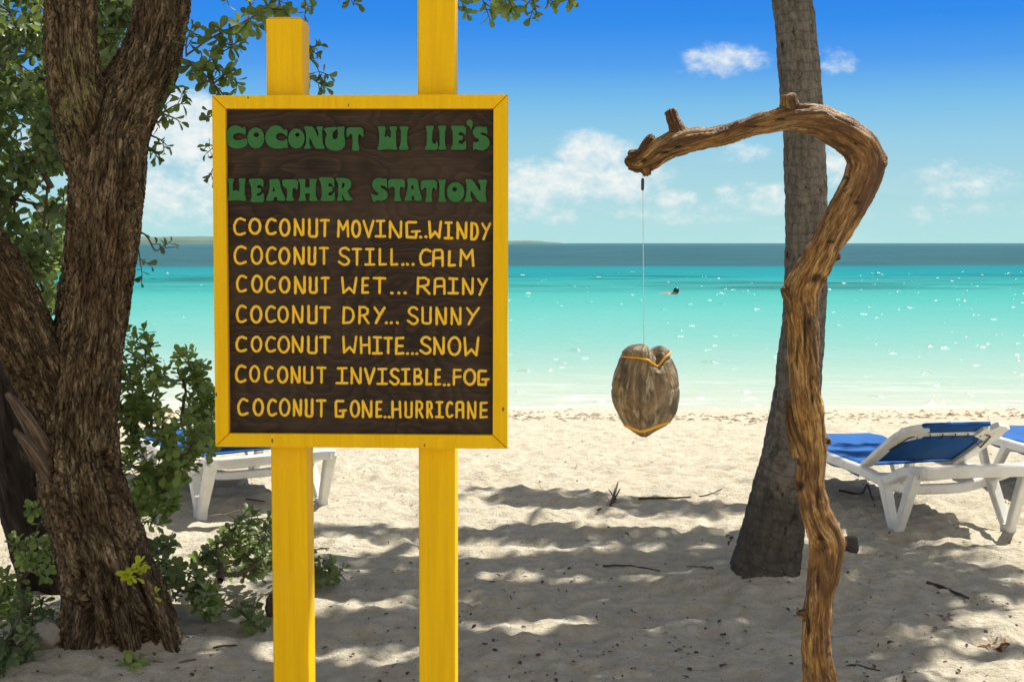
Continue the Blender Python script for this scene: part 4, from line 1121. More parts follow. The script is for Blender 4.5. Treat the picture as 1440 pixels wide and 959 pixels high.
v = v + nrm * (.0030 * (ringd - .5) + .005 * perlin(gr * [16, 16, 5]) + .004 * fbm(gr * [30, 30, 9], 2) - .004 * (perlin(gr * [22, 22, 14]) > .42))[:, None]
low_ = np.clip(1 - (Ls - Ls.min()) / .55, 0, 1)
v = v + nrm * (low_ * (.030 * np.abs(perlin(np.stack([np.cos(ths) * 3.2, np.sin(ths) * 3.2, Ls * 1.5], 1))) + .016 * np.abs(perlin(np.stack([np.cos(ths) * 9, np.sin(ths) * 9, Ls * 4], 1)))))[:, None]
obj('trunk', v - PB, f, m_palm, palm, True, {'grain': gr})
top = cp[-1, :3]
for i in range(15):
    az = i * 2.39996 + .4; el = math.radians(rng.uniform(5, 62)); LEN = rng.uniform(2.1, 2.7)
    d = np.array([math.cos(az) * math.cos(el), math.sin(az) * math.cos(el), math.sin(el)])
    ss = np.linspace(0, 1, 14)
    pts = np.array([top + d * LEN * s_ + np.array([0, 0, -1.35 * s_ ** 2.2 * (1.1 - .3 * math.sin(el))]) for s_ in ss])
    mb = MB(); mb.tube(pts, np.linspace(.022, .004, 14), 5, True); lv = Leaves()
    T_, A_f, B_f = frames(pts)
    fr = mb.build('frond', m_frond, palm, True, PB)
    fr.data.attributes.new('tint', 'FLOAT_VECTOR', 'POINT')
    for s_ in np.linspace(.12, .99, 62):
        c = np.array([np.interp(s_, ss, pts[:, k_]) for k_ in range(3)]); tg = np.array([np.interp(s_, ss, T_[:, k_]) for k_ in range(3)])
        hz = np.cross(tg, [0, 0, 1]); hz /= np.linalg.norm(hz) + 1e-9
        for sg in (-1, 1):
            ln = .62 * math.sin(math.pi * min(1, .12 + s_ * .86)) ** .6 + .05
            lv.leaf(c, hz * sg + tg * .75 + np.array([0, 0, -.35]), np.array([0, 0, 1.0]), ln, float(np.clip(rng.normal(.5, .15), 0, 1)), .105, .28, .3)
    lv.build('leaflets', m_frond, fr, PB)

# ------------------------------------------------------------------ bent driftwood that carries the coconut
DY = 3.4
rows = [(1146, 1215, 31), (1150, 1100, 29), (1153, 1010, 28), (1153, 959, 27), (1149, 920, 24), (1148, 890, 22.5), (1152, 846, 22.5), (1159, 802, 25), (1163, 765, 28), (1153, 737, 25.5), (1145.5, 715, 24.5), (1139, 680, 24),
        (1141, 658, 22.5), (1141, 627, 23.5), (1138, 597, 24.5), (1134, 570, 26), (1131, 540, 23.5), (1128.5, 474, 24.5), (1127.5, 440, 24.5), (1127, 412, 27), (1134, 396, 26), (1143, 380, 25), (1153, 361, 24),
        (1165, 338, 24.5), (1183, 307, 26), (1201, 275, 27), (1213, 250, 28), (1218, 228, 28.5), (1210, 208, 28), (1192, 192, 27), (1170, 179, 25.5), (1145, 168, 24), (1110, 166, 21), (1075, 173, 17), (1040, 182, 14.5),
        (1005, 193, 15.5), (978, 196, 18), (952, 202, 20.5), (928, 213, 20), (911, 224, 19), (899, 231, 14), (890, 232, 8)]
def dchain(rows, dy=0.0): return chainpx(rows, DY + dy)
kn = [
 [(958, 196, 13), (951, 180, 11), (945, 166, 9.5), (942, 155, 8.5)],
 [(1112, 160, 17), (1109, 146, 13), (1108, 134, 10.5)],
 [(1122, 436, 16, -.005), (1112, 420, 10, -.01), (1103, 409, 6.5, -.012), (1099, 405, 4, -.012)],
 [(1165, 362, 12), (1174, 361, 7), (1182, 363, 3.5)],
 [(1150, 622, 13), (1162, 620, 6), (1168, 622, 4)],
 [(1143, 868, 13), (1130, 864, 8), (1119, 861, 5)],
 [(1222, 228, 22), (1236, 228, 16), (1245, 231, 10)],
 [(1166, 772, 20), (1182, 764, 10), (1190, 762, 5)],
 [(902, 231, 12), (889, 231, 7), (879, 224, 3.5)],
 [(904, 228, 13), (895, 219, 8), (884, 215, 4)],
 [(908, 236, 12), (909, 243, 7), (910, 248, 4)],
 [(1126, 640, 14, -.01), (1112, 600, 7, -.012), (1108, 575, 4, -.012), (1106, 562, 3, -.012)],
 [(905, 215, 10), (914, 196, 7), (918, 190, 3)],
]
rows = [(q[0], q[1], q[2] * (.90 if q[1] > 400 else .93 if q[1] > 260 or q[0] > 1120 else .90)) for q in rows]
V, FC, N, th, sl, rd = fuse([dchain(rows)] + [dchain(q) for q in kn], .0034, 9)
gr = grain_attr(th, sl, .05, 1.6)
pf = gr * np.array([1, 1, .10])
rid = fbm(pf * 70 + .3 * np.stack([perlin(gr * 16), perlin(gr * 16 + 9), 0 * sl], 1), 3, .55)
V = V + N * (-.0075 * (np.abs(rid) - .22) + .0042 * perlin(gr * [28, 28, 7]) + .0038 * perlin(V * 26) - .006 * np.clip(perlin(gr * [38, 38, 14] + 5) - .42, 0, 1))[:, None]
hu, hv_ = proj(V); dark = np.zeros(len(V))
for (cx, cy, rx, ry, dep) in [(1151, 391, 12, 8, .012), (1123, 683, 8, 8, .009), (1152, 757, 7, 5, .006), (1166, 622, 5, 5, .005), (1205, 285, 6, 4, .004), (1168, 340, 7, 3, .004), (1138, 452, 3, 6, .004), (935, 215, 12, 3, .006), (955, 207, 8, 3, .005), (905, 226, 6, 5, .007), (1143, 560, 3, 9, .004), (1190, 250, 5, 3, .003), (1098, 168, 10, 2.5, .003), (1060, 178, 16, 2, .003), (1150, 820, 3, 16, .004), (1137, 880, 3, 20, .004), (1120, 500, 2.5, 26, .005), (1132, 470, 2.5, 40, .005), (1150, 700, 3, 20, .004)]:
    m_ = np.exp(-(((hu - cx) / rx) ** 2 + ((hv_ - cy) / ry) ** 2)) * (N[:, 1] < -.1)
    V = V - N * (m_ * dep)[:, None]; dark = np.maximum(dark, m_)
DB = np.array([P(1146, 1190, DY)[0], DY, 0.0])
tag(obj('driftwood_post', V - DB, FC, m_drift, None, True, {'grain': gr, 'hollow': np.stack([dark] * 3, 1)}), 'tall bent piece of golden brown driftwood arching over to hold the hanging coconut', 'driftwood')
bpy.data.objects['driftwood_post'].location = tuple(DB)

# ------------------------------------------------------------------ the line and its coconut
m_line, t, b = principled('fishing_line'); b.inputs['Base Color'].default_value = (.62, .66, .64, 1); b.inputs['Roughness'].default_value = .35
m_sleeve, t, b = principled('dark_sleeve'); b.inputs['Base Color'].default_value = (.012, .03, .03, 1); b.inputs['Roughness'].default_value = .45
LO = P(904.5, 247, DY)
ln = empty('hanging_line', LO)
tag(ln, 'thin pale line with a dark green sleeve hanging from the driftwood tip', 'line')
mb = MB(); mb.tube([P(904, 236, DY) - LO, P(904, 262, DY) - LO, P(905.5, 492, DY) - LO], .0011, 6); mb.build('line', m_line, ln)
mb = MB(); a_ = P(903.8, 251, DY) - LO; b_ = P(903.6, 268, DY) - LO
mb.tube([a_, a_ * .9 + b_ * .1, a_ * .1 + b_ * .9, b_], [.0025, .0042, .0042, .0028], 10); mb.build('sleeve', m_sleeve, ln, True)

m_husk, t, b = principled('dried_husk')
oc = objco(t); ga = attr(t, 'grain')
f1 = t.noise(t.scale(ga, (1, 1, .16)), 52, 6, .68, .6)
f2 = t.noise(t.vmath('ADD', t.scale(oc, (1, 1, .6)), (.37, .11, .53)), 15, 6, .72, .6)
f3 = t.noise(oc, 7.5, 4, .6, .3)
vo = t.voro(t.vmath('ADD', t.scale(ga, (1, 1, .7)), t.scale(t.mix(1.0, (0, 0, 0), f2), (.02, .02, .02))), 17)
cc = t.new('ShaderNodeSeparateColor'); t.link(vo.outputs['Color'], cc.inputs[0])
c = t.ramp(f1, [(.30, (.035, .024, .012)), (.43, (.10, .066, .026)), (.54, (.23, .155, .066)), (.68, (.56, .43, .22))])
c = t.mix(t.math('MULTIPLY', t.mapr(f3, .48, .60), .6), c, (.22, .125, .06))
c = t.mix(t.math('MULTIPLY', t.mapr(cc.outputs[0], .55, .75), .4), c, (.34, .26, .15))
c = t.mix(t.math('MULTIPLY', t.mapr(f2, .50, .64), .8), c, (.045, .032, .02))
c = t.mix(t.math('MULTIPLY', t.mapr(t.noise(t.scale(ga, (1, 1, .4)), 40, 5, .66), .56, .68), .6), c, (.62, .52, .33))
t.put(b.inputs['Base Color'], c); t.put(b.inputs['Roughness'], t.mapr(f2, .3, .7, .22, .6))
t.put(b.inputs['Normal'], t.bump(t.math('ADD', t.math('MULTIPLY', f1, .8), t.math('ADD', f2, t.math('MULTIPLY', cc.outputs[0], .5))), 1.0, .012))
m_cord, t, b = principled('yellow_cord')
t.put(b.inputs['Base Color'], t.mix(t.noise(objco(t), 90, 3, .6), (.75, .38, .01), (.55, .24, .01))); b.inputs['Roughness'].default_value = .45

CO = P(908, 550, DY); PXM = DY / F
coco = empty('coconut', CO)
tag(coco, 'dry brown coconut husk tied with yellow cord and hung on the line', 'coconut')
prof = np.array([(-65, 3), (-60, 11), (-52, 23), (-42, 34.5), (-30, 42), (-15, 47.5), (0, 49), (12, 48.6), (28, 45), (42, 40), (52, 36), (58, 33), (62.5, 28), (65.5, 19), (66.5, 2)], float)  # up px, radius px
# spline through profile
pr = spline(prof, 7); NR, NTH = len(pr), 120
th = np.linspace(0, 2 * math.pi, NTH, endpoint=False)
def husk(zpx, rpx, th, extra=0.0):
    """surface point of the husk (metres, local) at height / radius / angle; angle 0 points to the viewer's right, -90 deg to the viewer"""
    zpx, rpx, th = np.broadcast_arrays(np.asarray(zpx, float), np.asarray(rpx, float), np.asarray(th, float))
    lobes = np.zeros_like(rpx)
    for a0, amp, wd in ((-1.75, .055, .16), (-.55, .045, .3), (.9, .06, .3), (2.2, .06, .3), (3.6, .045, .25)):   # raised keels between flat faces
        dth = (th - a0 + math.pi) % (2 * math.pi) - math.pi
        lobes += amp * np.exp(-(dth / wd) ** 2)
    low = np.clip((30 - zpx) / 60, .25, 1)
    r = rpx * (1 + lobes * low - .02)
    # crown cleft that divides the top into two humps
    cl = np.exp(-((np.cos(th) * rpx - 9 + .2 * np.sin(th) * rpx) / 8.0) ** 2) * np.clip((zpx - 30) / 26, 0, 1)
    z = zpx - 11 * cl * np.clip(1 - np.sin(th) * 0.3, .5, 1.3)
    r = r * (1 - .18 * cl)
    # waist crease and the tied groove under the crown
    r = r - 1.6 * np.exp(-((zpx - 5 + 3 * np.sin(th * 3)) / 2.2) ** 2) * (np.sin(th) < .4)
    r = r - 2.6 * np.exp(-((zpx - 50 + 6 * np.exp(-((np.cos(th) * rpx - 9) / 14) ** 2)) / 3.0) ** 2)
    r = r + extra
    sk = np.where(zpx < -30, (-zpx - 30) * .04, 0)
    return np.stack([(np.cos(th) * r - sk) * PXM, np.sin(th) * r * .92 * PXM, z * PXM], -1)
ZZ, THH = np.meshgrid(pr[:, 0], th, indexing='ij'); RR = np.repeat(pr[:, 1][:, None], NTH, 1)
HV = husk(ZZ, RR, THH).reshape(-1, 3)
gr = np.stack([np.cos(THH.ravel()) * .085, np.sin(THH.ravel()) * .085, ZZ.ravel() * PXM], 1)
nrm = HV / (np.linalg.norm(HV, axis=1)[:, None] + 1e-9)
HV = HV + nrm * (.0045 * perlin(HV * 24) + .0016 * fbm(gr * [70, 70, 12], 3) + .0022 * (np.abs(perlin(gr * [24, 24, 5])) - .25))[:, None]
hf = [(i * NTH + j, i * NTH + (j + 1) % NTH, (i + 1) * NTH + (j + 1) % NTH, (i + 1) * NTH + j) for i in range(NR - 1) for j in range(NTH)]
hf += [tuple(range(NTH - 1, -1, -1)), tuple((NR - 1) * NTH + j for j in range(NTH))]
obj('husk', HV, hf, m_husk, coco, True, {'grain': gr})
zc = lambda a: np.interp(np.cos(a), [-1, -.4, 0, .18, .5, 1], [47, 47, 44, 40, 45, 53])
aa = np.linspace(0, 2 * math.pi, 90)
rI = lambda z: np.interp(z, pr[:, 0], pr[:, 1])
zz = zc(aa); mb = MB(); mb.tube(husk(zz + 3, rI(zz + 3), aa, 1.0), .0034, 8, False); mb.build('upper_cord', m_cord, coco, True)
zz = np.interp(np.cos(aa), [-1, -.45, 0, 1], [-47, -55, -53, -40]); mb = MB(); mb.tube(husk(zz, rI(zz), aa, 0.6), .0046, 8, False, flat=(.6, 1.2)); mb.build('lower_cord', m_cord, coco, True)

# ------------------------------------------------------------------ sun loungers
m_white, t, b = principled('white_resin')
n = t.noise(objco(t), 7, 5, .65)
t.put(b.inputs['Base Color'], t.mix(t.mapr(n, .45, .75), (.76, .75, .71), (.60, .56, .48))); b.inputs['Roughness'].default_value = .38
t.put(b.inputs['Normal'], t.bump(t.noise(objco(t), 25, 3, .5), .08, .01))
m_blue, t, b = principled('blue_sling_fabric')
n = t.noise(t.scale(objco(t), (1, .5, 1)), 5, 4, .6)
wv = t.noise(objco(t), 420, 2, .5)
t.put(b.inputs['Base Color'], t.mix(t.mapr(n, .3, .7), (.0015, .070, .28), (.003, .105, .37))); b.inputs['Roughness'].default_value = .7; b.inputs['Specular IOR Level'].default_value = .2
t.put(b.inputs['Normal'], t.bump(t.math('ADD', t.math('MULTIPLY', wv, .3), t.math('MULTIPLY', n, 1.0)), .5, .02))
m_lace, t, b = principled('dark_lacing'); b.inputs['Base Color'].default_value = (.015, .018, .03, 1); b.inputs['Roughness'].default_value = .6

def sheet(fn, nu, nv, th=.006):
    """a thin two-sided sheet fn(u, v) -> point with real thickness"""
    us, vs = np.linspace(0, 1, nu), np.linspace(0, 1, nv)
    g_ = np.array([[fn(a, b2) for b2 in vs] for a in us])
    du = np.gradient(g_, axis=0); dv = np.gradient(g_, axis=1); nn = np.cross(du, dv); nn /= np.linalg.norm(nn, axis=2)[..., None] + 1e-9
    A = (g_ + nn * th / 2).reshape(-1, 3); B = (g_ - nn * th / 2).reshape(-1, 3); k = nu * nv; f = []
    for i in range(nu - 1):
        for j in range(nv - 1):
            q = (i * nv + j, (i + 1) * nv + j, (i + 1) * nv + j + 1, i * nv + j + 1)
            f += [q, tuple(x + k for x in q[::-1])]
    bd = [i * nv for i in range(nu)] + [(nu - 1) * nv + j for j in range(1, nv)] + [i * nv + nv - 1 for i in range(nu - 2, -1, -1)] + [j for j in range(nv - 2, 0, -1)]
    for a, c_ in zip(bd, bd[1:] + bd[:1]): f.append((c_, a, a + k, c_ + k))
    return np.vstack([A, B]), f

def make_lounger(name, loc, rz, label, back_deg=32, group='white sun loungers with blue slings on the beach'):
    e = empty(name, loc, rz); tag(e, label, 'sun lounger', group); e.scale = (1, 1, .9)
    Wd = .325
    mb = MB()
    for sx in (-1, 1):
        barpath(mb, spline([(sx * (Wd - .02), .0, .425), (sx * Wd, .05, .432), (sx * Wd, .16, .405), (sx * Wd, .34, .325), (sx * Wd, .46, .305), (sx * Wd, .6, .315), (sx * Wd, 1.0, .315), (sx * Wd, 1.5, .315), (sx * Wd, 1.82, .30), (sx * (Wd - .03), 1.9, .285)], 4), .05, .062)
    barpath(mb, spline([(-Wd + .01, .0, .43), (-Wd + .06, -.025, .437), (0, -.03, .44), (Wd - .06, -.025, .437), (Wd - .01, .0, .43)], 4), .05, .075, side=(0, 1, 0))
    barpath(mb, spline([(-Wd, .42, .285), (-.18, .42, .245), (0, .42, .238), (.18, .42, .245), (Wd, .42, .285)], 4), .05, .06, side=(0, 1, 0))
    barpath(mb, spline([(-Wd, .62, .29), (0, .62, .272), (Wd, .62, .29)], 4), .04, .05, side=(0, 1, 0))
    barpath(mb, spline([(-Wd, 1.3, .285), (0, 1.3, .255), (Wd, 1.3, .285)], 4), .04, .05, side=(0, 1, 0))
    barpath(mb, spline([(-Wd + .02, 1.89, .29), (0, 1.92, .275), (Wd - .02, 1.89, .29)], 4), .05, .055, side=(0, 1, 0))
    fr = mb.build('frame', m_white, e)
    for sx in (-1, 1):
        mb = MB(); w_ = .075
        bar(mb, (sx * Wd, .035, .425), (sx * (Wd + .012), .20, .03), w_ * .8, .062, w_ * .62, .05)
        bar(mb, (sx * Wd, .40, .31), (sx * (Wd + .012), .245, .03), w_ * .8, .062, w_ * .62, .05)
        bar(mb, (sx * (Wd + .012), .222, .05), (sx * (Wd + .014), .222, -.03), .06, .10, .055, .09)
        mb.build('leg', m_white, e)
        mb = MB()
        bar(mb, (sx * Wd, 1.30, .31), (sx * (Wd + .01), 1.47, .03), w_ * .7, .06, w_ * .6, .045)
        bar(mb, (sx * Wd, 1.66, .31), (sx * (Wd + .01), 1.51, .03), w_ * .7, .06, w_ * .6, .045)
        bar(mb, (sx * (Wd + .01), 1.49, .05), (sx * (Wd + .012), 1.49, -.04), .055, .095, .05, .085)
        mb.build('leg', m_white, e)
    # seat sling: sags in the middle, its hem folds down over the rails
    def seat(a, b2):
        x = (a - .5) * 2; y = .70 + b2 * 1.24
        ed = max(0, abs(x) - .9) / .1
        z = .352 - .022 * (1 - x * x) * math.sin(math.pi * b2) - .075 * ed ** 1.2 + .006 * math.sin(b2 * 23 + x * 2)
        if b2 > .97: z -= .03 * (b2 - .97) / .03
        return (x * (Wd + .022) * (1 - .03 * ed), y, z)
    v_, f_ = sheet(seat, 31, 40); obj('seat_sling', v_, f_, m_blue, e, True)
    # raised back: resin frame, sling, lacing; hinged at y = .70, leaning up towards the head end
    bk = empty('backrest', (0, .70, .35)); bk.parent = e; bk.rotation_euler = (-math.radians(back_deg), 0, 0)
    H = .60
    mb = MB()
    for sx in (-1, 1):
        barpath(mb, spline([(sx * (Wd - .035), 0, 0), (sx * (Wd - .03), -H * .5, .0), (sx * (Wd - .03), -H + .13, 0), (sx * (Wd - .055), -H + .03, 0), (sx * (Wd - .11), -H, 0)], 5), .07, .034, side=(1, 0, 0))
        v_, f_ = sheet(lambda a, b2: (sx * (Wd - .005 - .16 * a - .03 * b2 * (1 - a)), -H + .02 + .22 * b2 * (1 - .5 * a), .004 * math.sin(a * 3)), 6, 6, .03); mb.add(v_, f_)
    barpath(mb, [(-Wd + .08, -H + .13, .012), (0, -H + .13, .016), (Wd - .08, -H + .13, .012)], .05, .02, side=(0, 1, 0))
    mb.build('back_frame', m_white, bk)
    v_, f_ = sheet(lambda a, b2: ((a - .5) * 2 * (Wd - .035 - .03 * b2), -.0 - b2 * (H - .16), .0 - .02 * math.sin(math.pi * a) * math.sin(math.pi * b2) + .022), 13, 14, .008)
    obj('back_sling', v_, f_, m_blue, bk, True)
    v_, f_ = sheet(lambda a, b2: ((a - .5) * 2 * (Wd - .13), -H + .105 - b2 * .115, .022 - .03 * max(0, b2 - .75)), 13, 6, .026)
    obj('head_band', v_, f_, m_blue, bk, True)
    for xx in np.linspace(-.19, .19, 6):
        mb = MB(); mb.tube([(xx - .006, -H + .10, -.006), (xx + .006, -H + .13, -.012), (xx + .004, -H + .172, -.004)], .0042, 5); mb.build('lace', m_lace, bk)
    for sx in (-1, 1):
        mb = MB(); mb.tube([(sx * .19, -H + .10, -.004), (sx * .25, -H + .12, -.02), (sx * .28, -H + .30, -.022), (sx * .20, -H + .22, -.004)], .0042, 5); mb.build('lace', m_lace, bk)
    return e
rz = math.radians(10)
ctr = np.array([2.45, 7.02]); o0 = ctr - np.array([-math.sin(rz), math.cos(rz)]) * .222
make_lounger('sun_lounger', (o0[0], o0[1], -.01), rz, 'white lounger with blue sling nearest the palm, its back raised over lacing')
make_lounger('sun_lounger', (o0[0] + 1.30, o0[1] + .32, 0), math.radians(9), 'lounger half cut off at the right edge, only its blue foot end showing', 8)
rz2 = math.radians(30); c2 = np.array([-1.50, 7.60]); o2 = c2 - np.array([-math.sin(rz2), math.cos(rz2)]) * .222
make_lounger('sun_lounger', (o2[0], o2[1], 0), rz2, 'white and blue lounger partly hidden behind the sign posts and the shrub', 27).scale = (1.12, 1, .80)
make_lounger('sun_lounger', (-3.42, 7.35, 0), math.radians(10), 'white lounger mostly out of the frame behind the dark leaning tree', 6)

# ------------------------------------------------------------------ the swimmer
m_skin, t, b = principled('tanned_skin'); t.put(b.inputs['Base Color'], t.mix(t.noise(objco(t), 8, 3, .5), (.36, .19, .12), (.45, .26, .17))); b.inputs['Roughness'].default_value = .4
m_hair, t, b = principled('wet_dark_hair'); b.inputs['Base Color'].default_value = (.012, .01, .009, 1); b.inputs['Roughness'].default_value = .3
m_trunks, t, b = principled('dark_swimwear'); b.inputs['Base Color'].default_value = (.02, .03, .06, 1)
SW = G(933, 413.5, WZ); SWL = np.array([SW[0], SW[1], WZ - .10])
man = empty('swimmer', SWL); tag(man, 'distant swimmer lying low in the turquoise water with dark wet hair', 'person')
joints = {  # prone in the water, head to +x
 'pelvis': ((-.35, 0, -.05), .13), 'waist': ((-.17, 0, .0), .125), 'chest': ((.08, 0, .06), .15), 'neck': ((.29, 0, .10), .062), 'head': ((.42, 0, .17), .092), 'crown': ((.50, 0, .22), .085),
 'nose': ((.50, 0, .10), .02),
 'shL': ((.14, .19, .05), .07), 'elL': ((.36, .27, -.07), .045), 'haL': ((.58, .22, -.11), .036), 'shR': ((.14, -.19, .07), .07), 'elR': ((.30, -.36, .02), .045), 'haR': ((.52, -.42, -.07), .036),
 'hipL': ((-.43, .1, -.08), .10), 'knL': ((-.85, .13, -.16), .065), 'anL': ((-1.25, .13, -.14), .045), 'toL': ((-1.42, .13, -.17), .034),
 'hipR': ((-.43, -.1, -.08), .10), 'knR': ((-.85, -.13, -.12), .065), 'anR': ((-1.25, -.15, -.20), .045), 'toR': ((-1.42, -.15, -.24), .034)}
edges = [('pelvis', 'waist'), ('waist', 'chest'), ('chest', 'neck'), ('neck', 'head'), ('head', 'crown'), ('head', 'nose'), ('chest', 'shL'), ('shL', 'elL'), ('elL', 'haL'), ('chest', 'shR'), ('shR', 'elR'), ('elR', 'haR'),
         ('pelvis', 'hipL'), ('hipL', 'knL'), ('knL', 'anL'), ('anL', 'toL'), ('pelvis', 'hipR'), ('hipR', 'knR'), ('knR', 'anR'), ('anR', 'toR')]
jn = list(joints)
for side, hp in (('L', joints['haL'][0]), ('R', joints['haR'][0])):
    for k_, (dy_, ln_) in enumerate(((-.035, .085), (-.012, .10), (.012, .095), (.034, .075))):
        joints['f%s%d' % (side, k_)] = ((hp[0] + ln_, hp[1] + dy_, hp[2] - .03), .010); edges.append(('ha' + side, 'f%s%d' % (side, k_)))
    joints['t' + side] = ((hp[0] + .04, hp[1] + (-.06 if side == 'L' else .06), hp[2] - .01), .011); edges.append(('ha' + side, 't' + side))
jn = list(joints); me = bpy.data.meshes.new('tmp'); me.from_pydata([joints[j][0] for j in jn], [(jn.index(a), jn.index(b2)) for a, b2 in edges], [])
to = bpy.data.objects.new('tmp', me); COL.objects.link(to)
sk = to.modifiers.new('skin', 'SKIN'); me.skin_vertices.new() if not me.skin_vertices else None
for j, svx in zip(jn, me.skin_vertices[0].data): svx.radius = (joints[j][1], joints[j][1] * .95); svx.use_root = (j == 'pelvis')
to.modifiers.new('sub', 'SUBSURF').levels = 2
dg = bpy.context.evaluated_depsgraph_get(); ev = to.evaluated_get(dg); m2 = ev.to_mesh()
bv = [tuple(q.co) for q in m2.vertices]; bf = [tuple(q.vertices) for q in m2.polygons]; ev.to_mesh_clear(); bpy.data.objects.remove(to)
obj('body', bv, bf, m_skin, man, True)
mb = MB()
uu1 = np.linspace(0, 2 * math.pi, 22, endpoint=False); vv1 = np.linspace(.0, 1.9, 10)
hv = np.array([(math.sin(b2) * math.cos(a) * .105, math.sin(b2) * math.sin(a) * .10, math.cos(b2) * .125) for b2 in vv1 for a in uu1])
R_ = np.array(Matrix.Rotation(math.radians(15), 3, 'Y')); hv = hv @ R_.T + np.array([.455, 0, .21])
mb.add(hv, [(i * 22 + j, i * 22 + (j + 1) % 22, (i + 1) * 22 + (j + 1) % 22, (i + 1) * 22 + j) for i in range(9) for j in range(22)])
mb.build('hair', m_hair, man, True)
mb = MB(); mb.tube([(-.52, 0, -.09), (-.42, 0, -.07), (-.30, 0, -.04), (-.22, 0, -.02)], [.16, .185, .16, .142], 18, True, flat=(1.12, .88)); mb.build('swim_trunks', m_trunks, man, True)

# ------------------------------------------------------------------ things lying on the sand
m_stick, t, b = principled('dark_stick'); t.put(b.inputs['Base Color'], t.mix(t.noise(objco(t), 60, 4, .6), (.035, .022, .014), (.11, .07, .045))); b.inputs['Roughness'].default_value = .9
m_stickl, t, b = principled('pale_stick'); t.put(b.inputs['Base Color'], t.mix(t.noise(objco(t), 60, 4, .6), (.10, .06, .035), (.22, .14, .085))); b.inputs['Roughness'].default_value = .9
def onsand(uu0, vv0, lift=0.0):
    p_ = G(uu0, vv0)
    for _ in range(8): p_ = G(uu0, vv0, gz(p_[0], p_[1]))
    return p_ + np.array([0, 0, lift])
def stick(label, pts, rpx, mat=None, side=()):
    base = onsand(*pts[0]); mb = MB()
    def run(pp, r):
        q = np.array([onsand(a, b2, c_[0] if c_ else .004) for a, b2, *c_ in pp]); n = len(q)
        q = spline(q, 4) if n > 2 else q
        q = q + np.c_[np.zeros((len(q), 2)), rng.normal(0, .0015, len(q))]
        rr = np.linspace(1, .5, len(q)) * r * q[0][1] / F
        mb.tube(q - base, rr, 6)
    run(pts, rpx)
    for s_ in side: run(s_, rpx * .7)
    o = mb.build('stick', mat or m_stick, None, True); o.location = tuple(base)
    return tag(o, label, 'stick', 'sticks scattered on the sand')
stick('long thin curved stick on the sunlit sand left of the palm', [(898, 702), (930, 701), (970, 700), (1000, 695), (1015, 688)], 1.7)
stick('spiky forked twig standing up from the sand below the coconut', [(858, 712), (864, 700, .02), (869, 690, .06)], 2.2, None, [[(862, 706), (872, 698, .05)], [(866, 703), (856, 697, .04)], [(840, 718), (866, 706)]])
stick('straight dark twig lying in the shade below the coconut', [(848, 797), (880, 796), (905, 799), (928, 803)], 1.6)
stick('thick dark broken stick on the shaded sand at the right', [(1303, 820), (1320, 825), (1340, 833), (1362, 842)], 3.6)
stick('dark bent twig beside the white lounger leg', [(1180, 690), (1210, 695), (1219, 688, .03), (1226, 700), (1230, 712)], 1.9)
stick('thin twig at the foot of the driftwood', [(1180, 943), (1198, 936), (1220, 940), (1238, 944)], 1.8)
stick('short dark twig lying near the middle of the shade', [(855, 743), (872, 748), (884, 752)], 1.8)
stick('slim twig on bright sand right of the sign post', [(442, 774), (452, 772), (463, 772)], 1.6)
stick('reddish fallen twig by the palm foot in the sun', [(1003, 800), (990, 798), (965, 797)], 1.5, m_stickl)
stick('pale crooked root lying in front of the trunk', [(215, 930), (240, 936), (262, 930), (275, 928)], 2.2, m_stickl)
stick('twig half in shade beneath the low shrub', [(300, 912), (330, 908), (352, 914), (372, 916)], 1.8)
stick('short stick in the shadow of the lounger behind the sign', [(318, 706), (340, 702), (372, 706)], 1.6)

m_rock, t, b = principled('pale_coral_rock')
n = t.noise(objco(t), 16, 6, .65)
t.put(b.inputs['Base Color'], t.mix(n, (.20, .17, .13), (.46, .41, .33))); b.inputs['Roughness'].default_value = .9
t.put(b.inputs['Normal'], t.bump(n, .9, .02))
m_rockd, t, b = principled('brown_stone'); n = t.noise(objco(t), 16, 6, .65)
t.put(b.inputs['Base Color'], t.mix(n, (.04, .032, .028), (.13, .10, .08))); b.inputs['Roughness'].default_value = .85
t.put(b.inputs['Normal'], t.bump(n, .9, .02))
def rock(uu0, vv0, wpx, hpx, label, mat, seed, name='rock', cat='rock', grp=None):
    base = onsand(uu0, vv0); s_ = base[1] / F
    th_ = np.linspace(0, 2 * math.pi, 28, endpoint=False); ph_ = np.linspace(0.02, math.pi - .02, 16)
    v_ = np.array([(math.sin(b2) * math.cos(a), math.sin(b2) * math.sin(a), math.cos(b2)) for b2 in ph_ for a in th_])
    v_ = v_ * (1 + .22 * perlin(v_ * 1.6 + seed) + .16 * perlin(v_ * 3.1 + seed) + .07 * perlin(v_ * 8 + seed))[:, None]
    v_ = v_ * np.array([wpx / 2, wpx / 2.4, hpx * .62]) * s_ + np.array([0, 0, hpx * .32 * s_])
    f_ = [(i * 28 + j, (i + 1) * 28 + j, (i + 1) * 28 + (j + 1) % 28, i * 28 + (j + 1) % 28) for i in range(15) for j in range(28)] + [tuple(range(28)), tuple(range(15 * 28 + 27, 15 * 28 - 1, -1))]
    o = obj(name, v_, f_, mat, None, True); o.location = tuple(base); tag(o, label, cat, grp); return o
rock(66, 903, 50, 32, 'pale grey rock on the sand at the left of the tree foot', m_rock, 2.0)
rock(386, 862, 26, 30, 'brown stone half hidden behind the left sign post', m_rockd, 5.0)
rock(1194, 776, 30, 25, 'round dark stone on the sand just behind the driftwood', m_rockd, 8.0)
rock(237, 842, 20, 16, 'small pale rock between the tree foot and the low shrub', m_rock, 11.0)

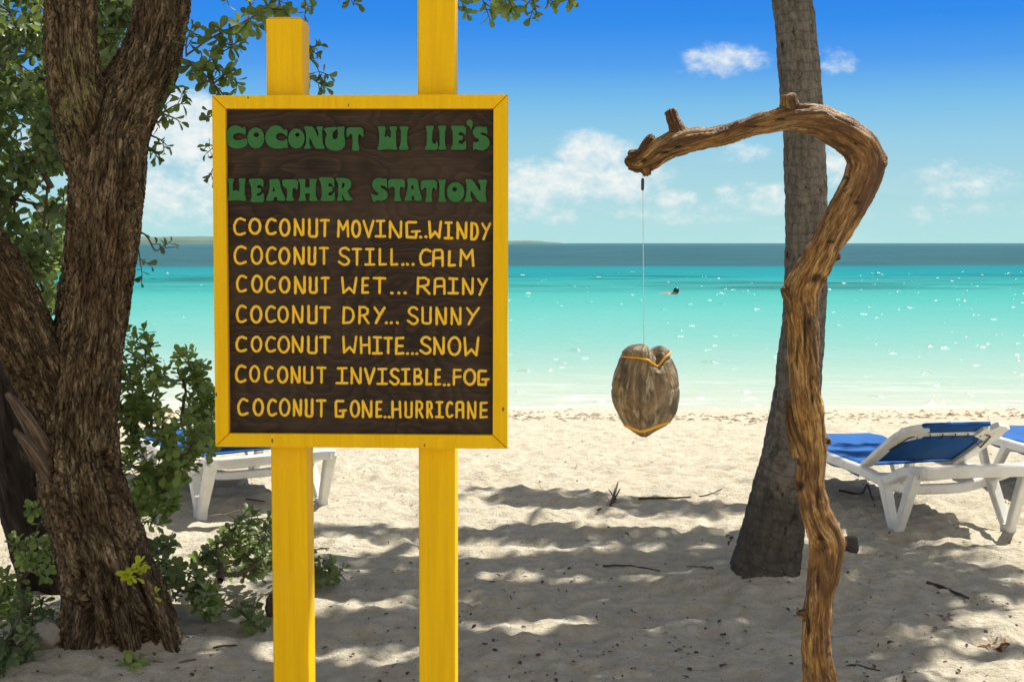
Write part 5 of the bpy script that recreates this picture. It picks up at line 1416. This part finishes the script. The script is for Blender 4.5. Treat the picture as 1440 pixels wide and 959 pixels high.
def dryleaves(name, uu0, vv0, n, L, label, spread_px, mat=None):
    base = onsand(uu0, vv0); lv = Leaves()
    for i in range(n):
        q = onsand(uu0 + rng.normal(0, spread_px), vv0 + rng.normal(0, spread_px * .35), .008)
        lv.leaf(q - base, np.array([rng.normal(), rng.normal(), rng.uniform(0, .8)]), np.array([rng.normal(0, .4), rng.normal(0, .4), 1.0]), L * rng.uniform(.6, 1.1), float(rng.uniform(0, 1)), .8, .4, .5)
    o = lv.build(name, mat or m_dry, None); o.location = tuple(base); return tag(o, label, 'dry leaves')
dryleaves('dried_leaves', 1408, 912, 9, .055, 'crumpled brown dead leaves on sunlit sand in the bottom corner', 11)
dryleaves('dried_leaves', 330, 792, 7, .06, 'orange brown withered leaf cluster caught in the low shrub', 5)
dryleaves('dried_leaves', 1330, 870, 5, .04, 'little upright tuft of dry straw coloured leaves in the shade', 4)
dryleaves('dried_leaves', 1016, 764, 3, .04, 'few dark curled leaves beside the palm foot', 16, m_stick)

# bits of leaf and bark strewn over the beach, weed left by the tide
lv = Leaves()
for i in range(1100):
    q = onsand(rng.uniform(-20, 1460), 600 + 370 * rng.uniform(0, 1) ** .8, .004)
    lv.leaf(q, np.array([rng.normal(), rng.normal(), rng.uniform(-.1, .35)]), np.array([rng.normal(0, .3), rng.normal(0, .3), 1.0]), rng.uniform(.008, .026), float(rng.uniform(0, 1)), rng.uniform(.4, 1.0), .4, .5)
tag(lv.build('leaf_litter', m_stick), 'scattered dark bits of leaf and bark over the sand', kind='stuff')
mb = MB()
for i in range(800):
    x = rng.uniform(-6.5, 6.5); y = 12.9 + .35 * perlin(np.array([[x * .7, 3.3, 0]]))[0] + rng.normal(0, .34)
    z = gz(x, y) + .006; a = rng.uniform(-.5, .5) + (math.pi if rng.uniform() < .5 else 0); L_ = rng.uniform(.02, .09)
    d_ = np.array([math.cos(a), math.sin(a), 0]) * L_
    mb.tube([(x, y, z), (x + d_[0] * .5, y + d_[1] * .5 + rng.normal(0, .01), z + rng.uniform(0, .02)), (x + d_[0], y + d_[1], z)], [.002, .0042, .0015], 4)
m_weed, t, b = principled('dry_seaweed'); t.put(b.inputs['Base Color'], t.mix(t.noise(pos(t), 6, 3, .6), (.14, .09, .035), (.30, .21, .10))); b.inputs['Roughness'].default_value = .9
tag(mb.build('seaweed_line', m_weed), 'thin line of brown seaweed left at the edge of the water', kind='stuff')
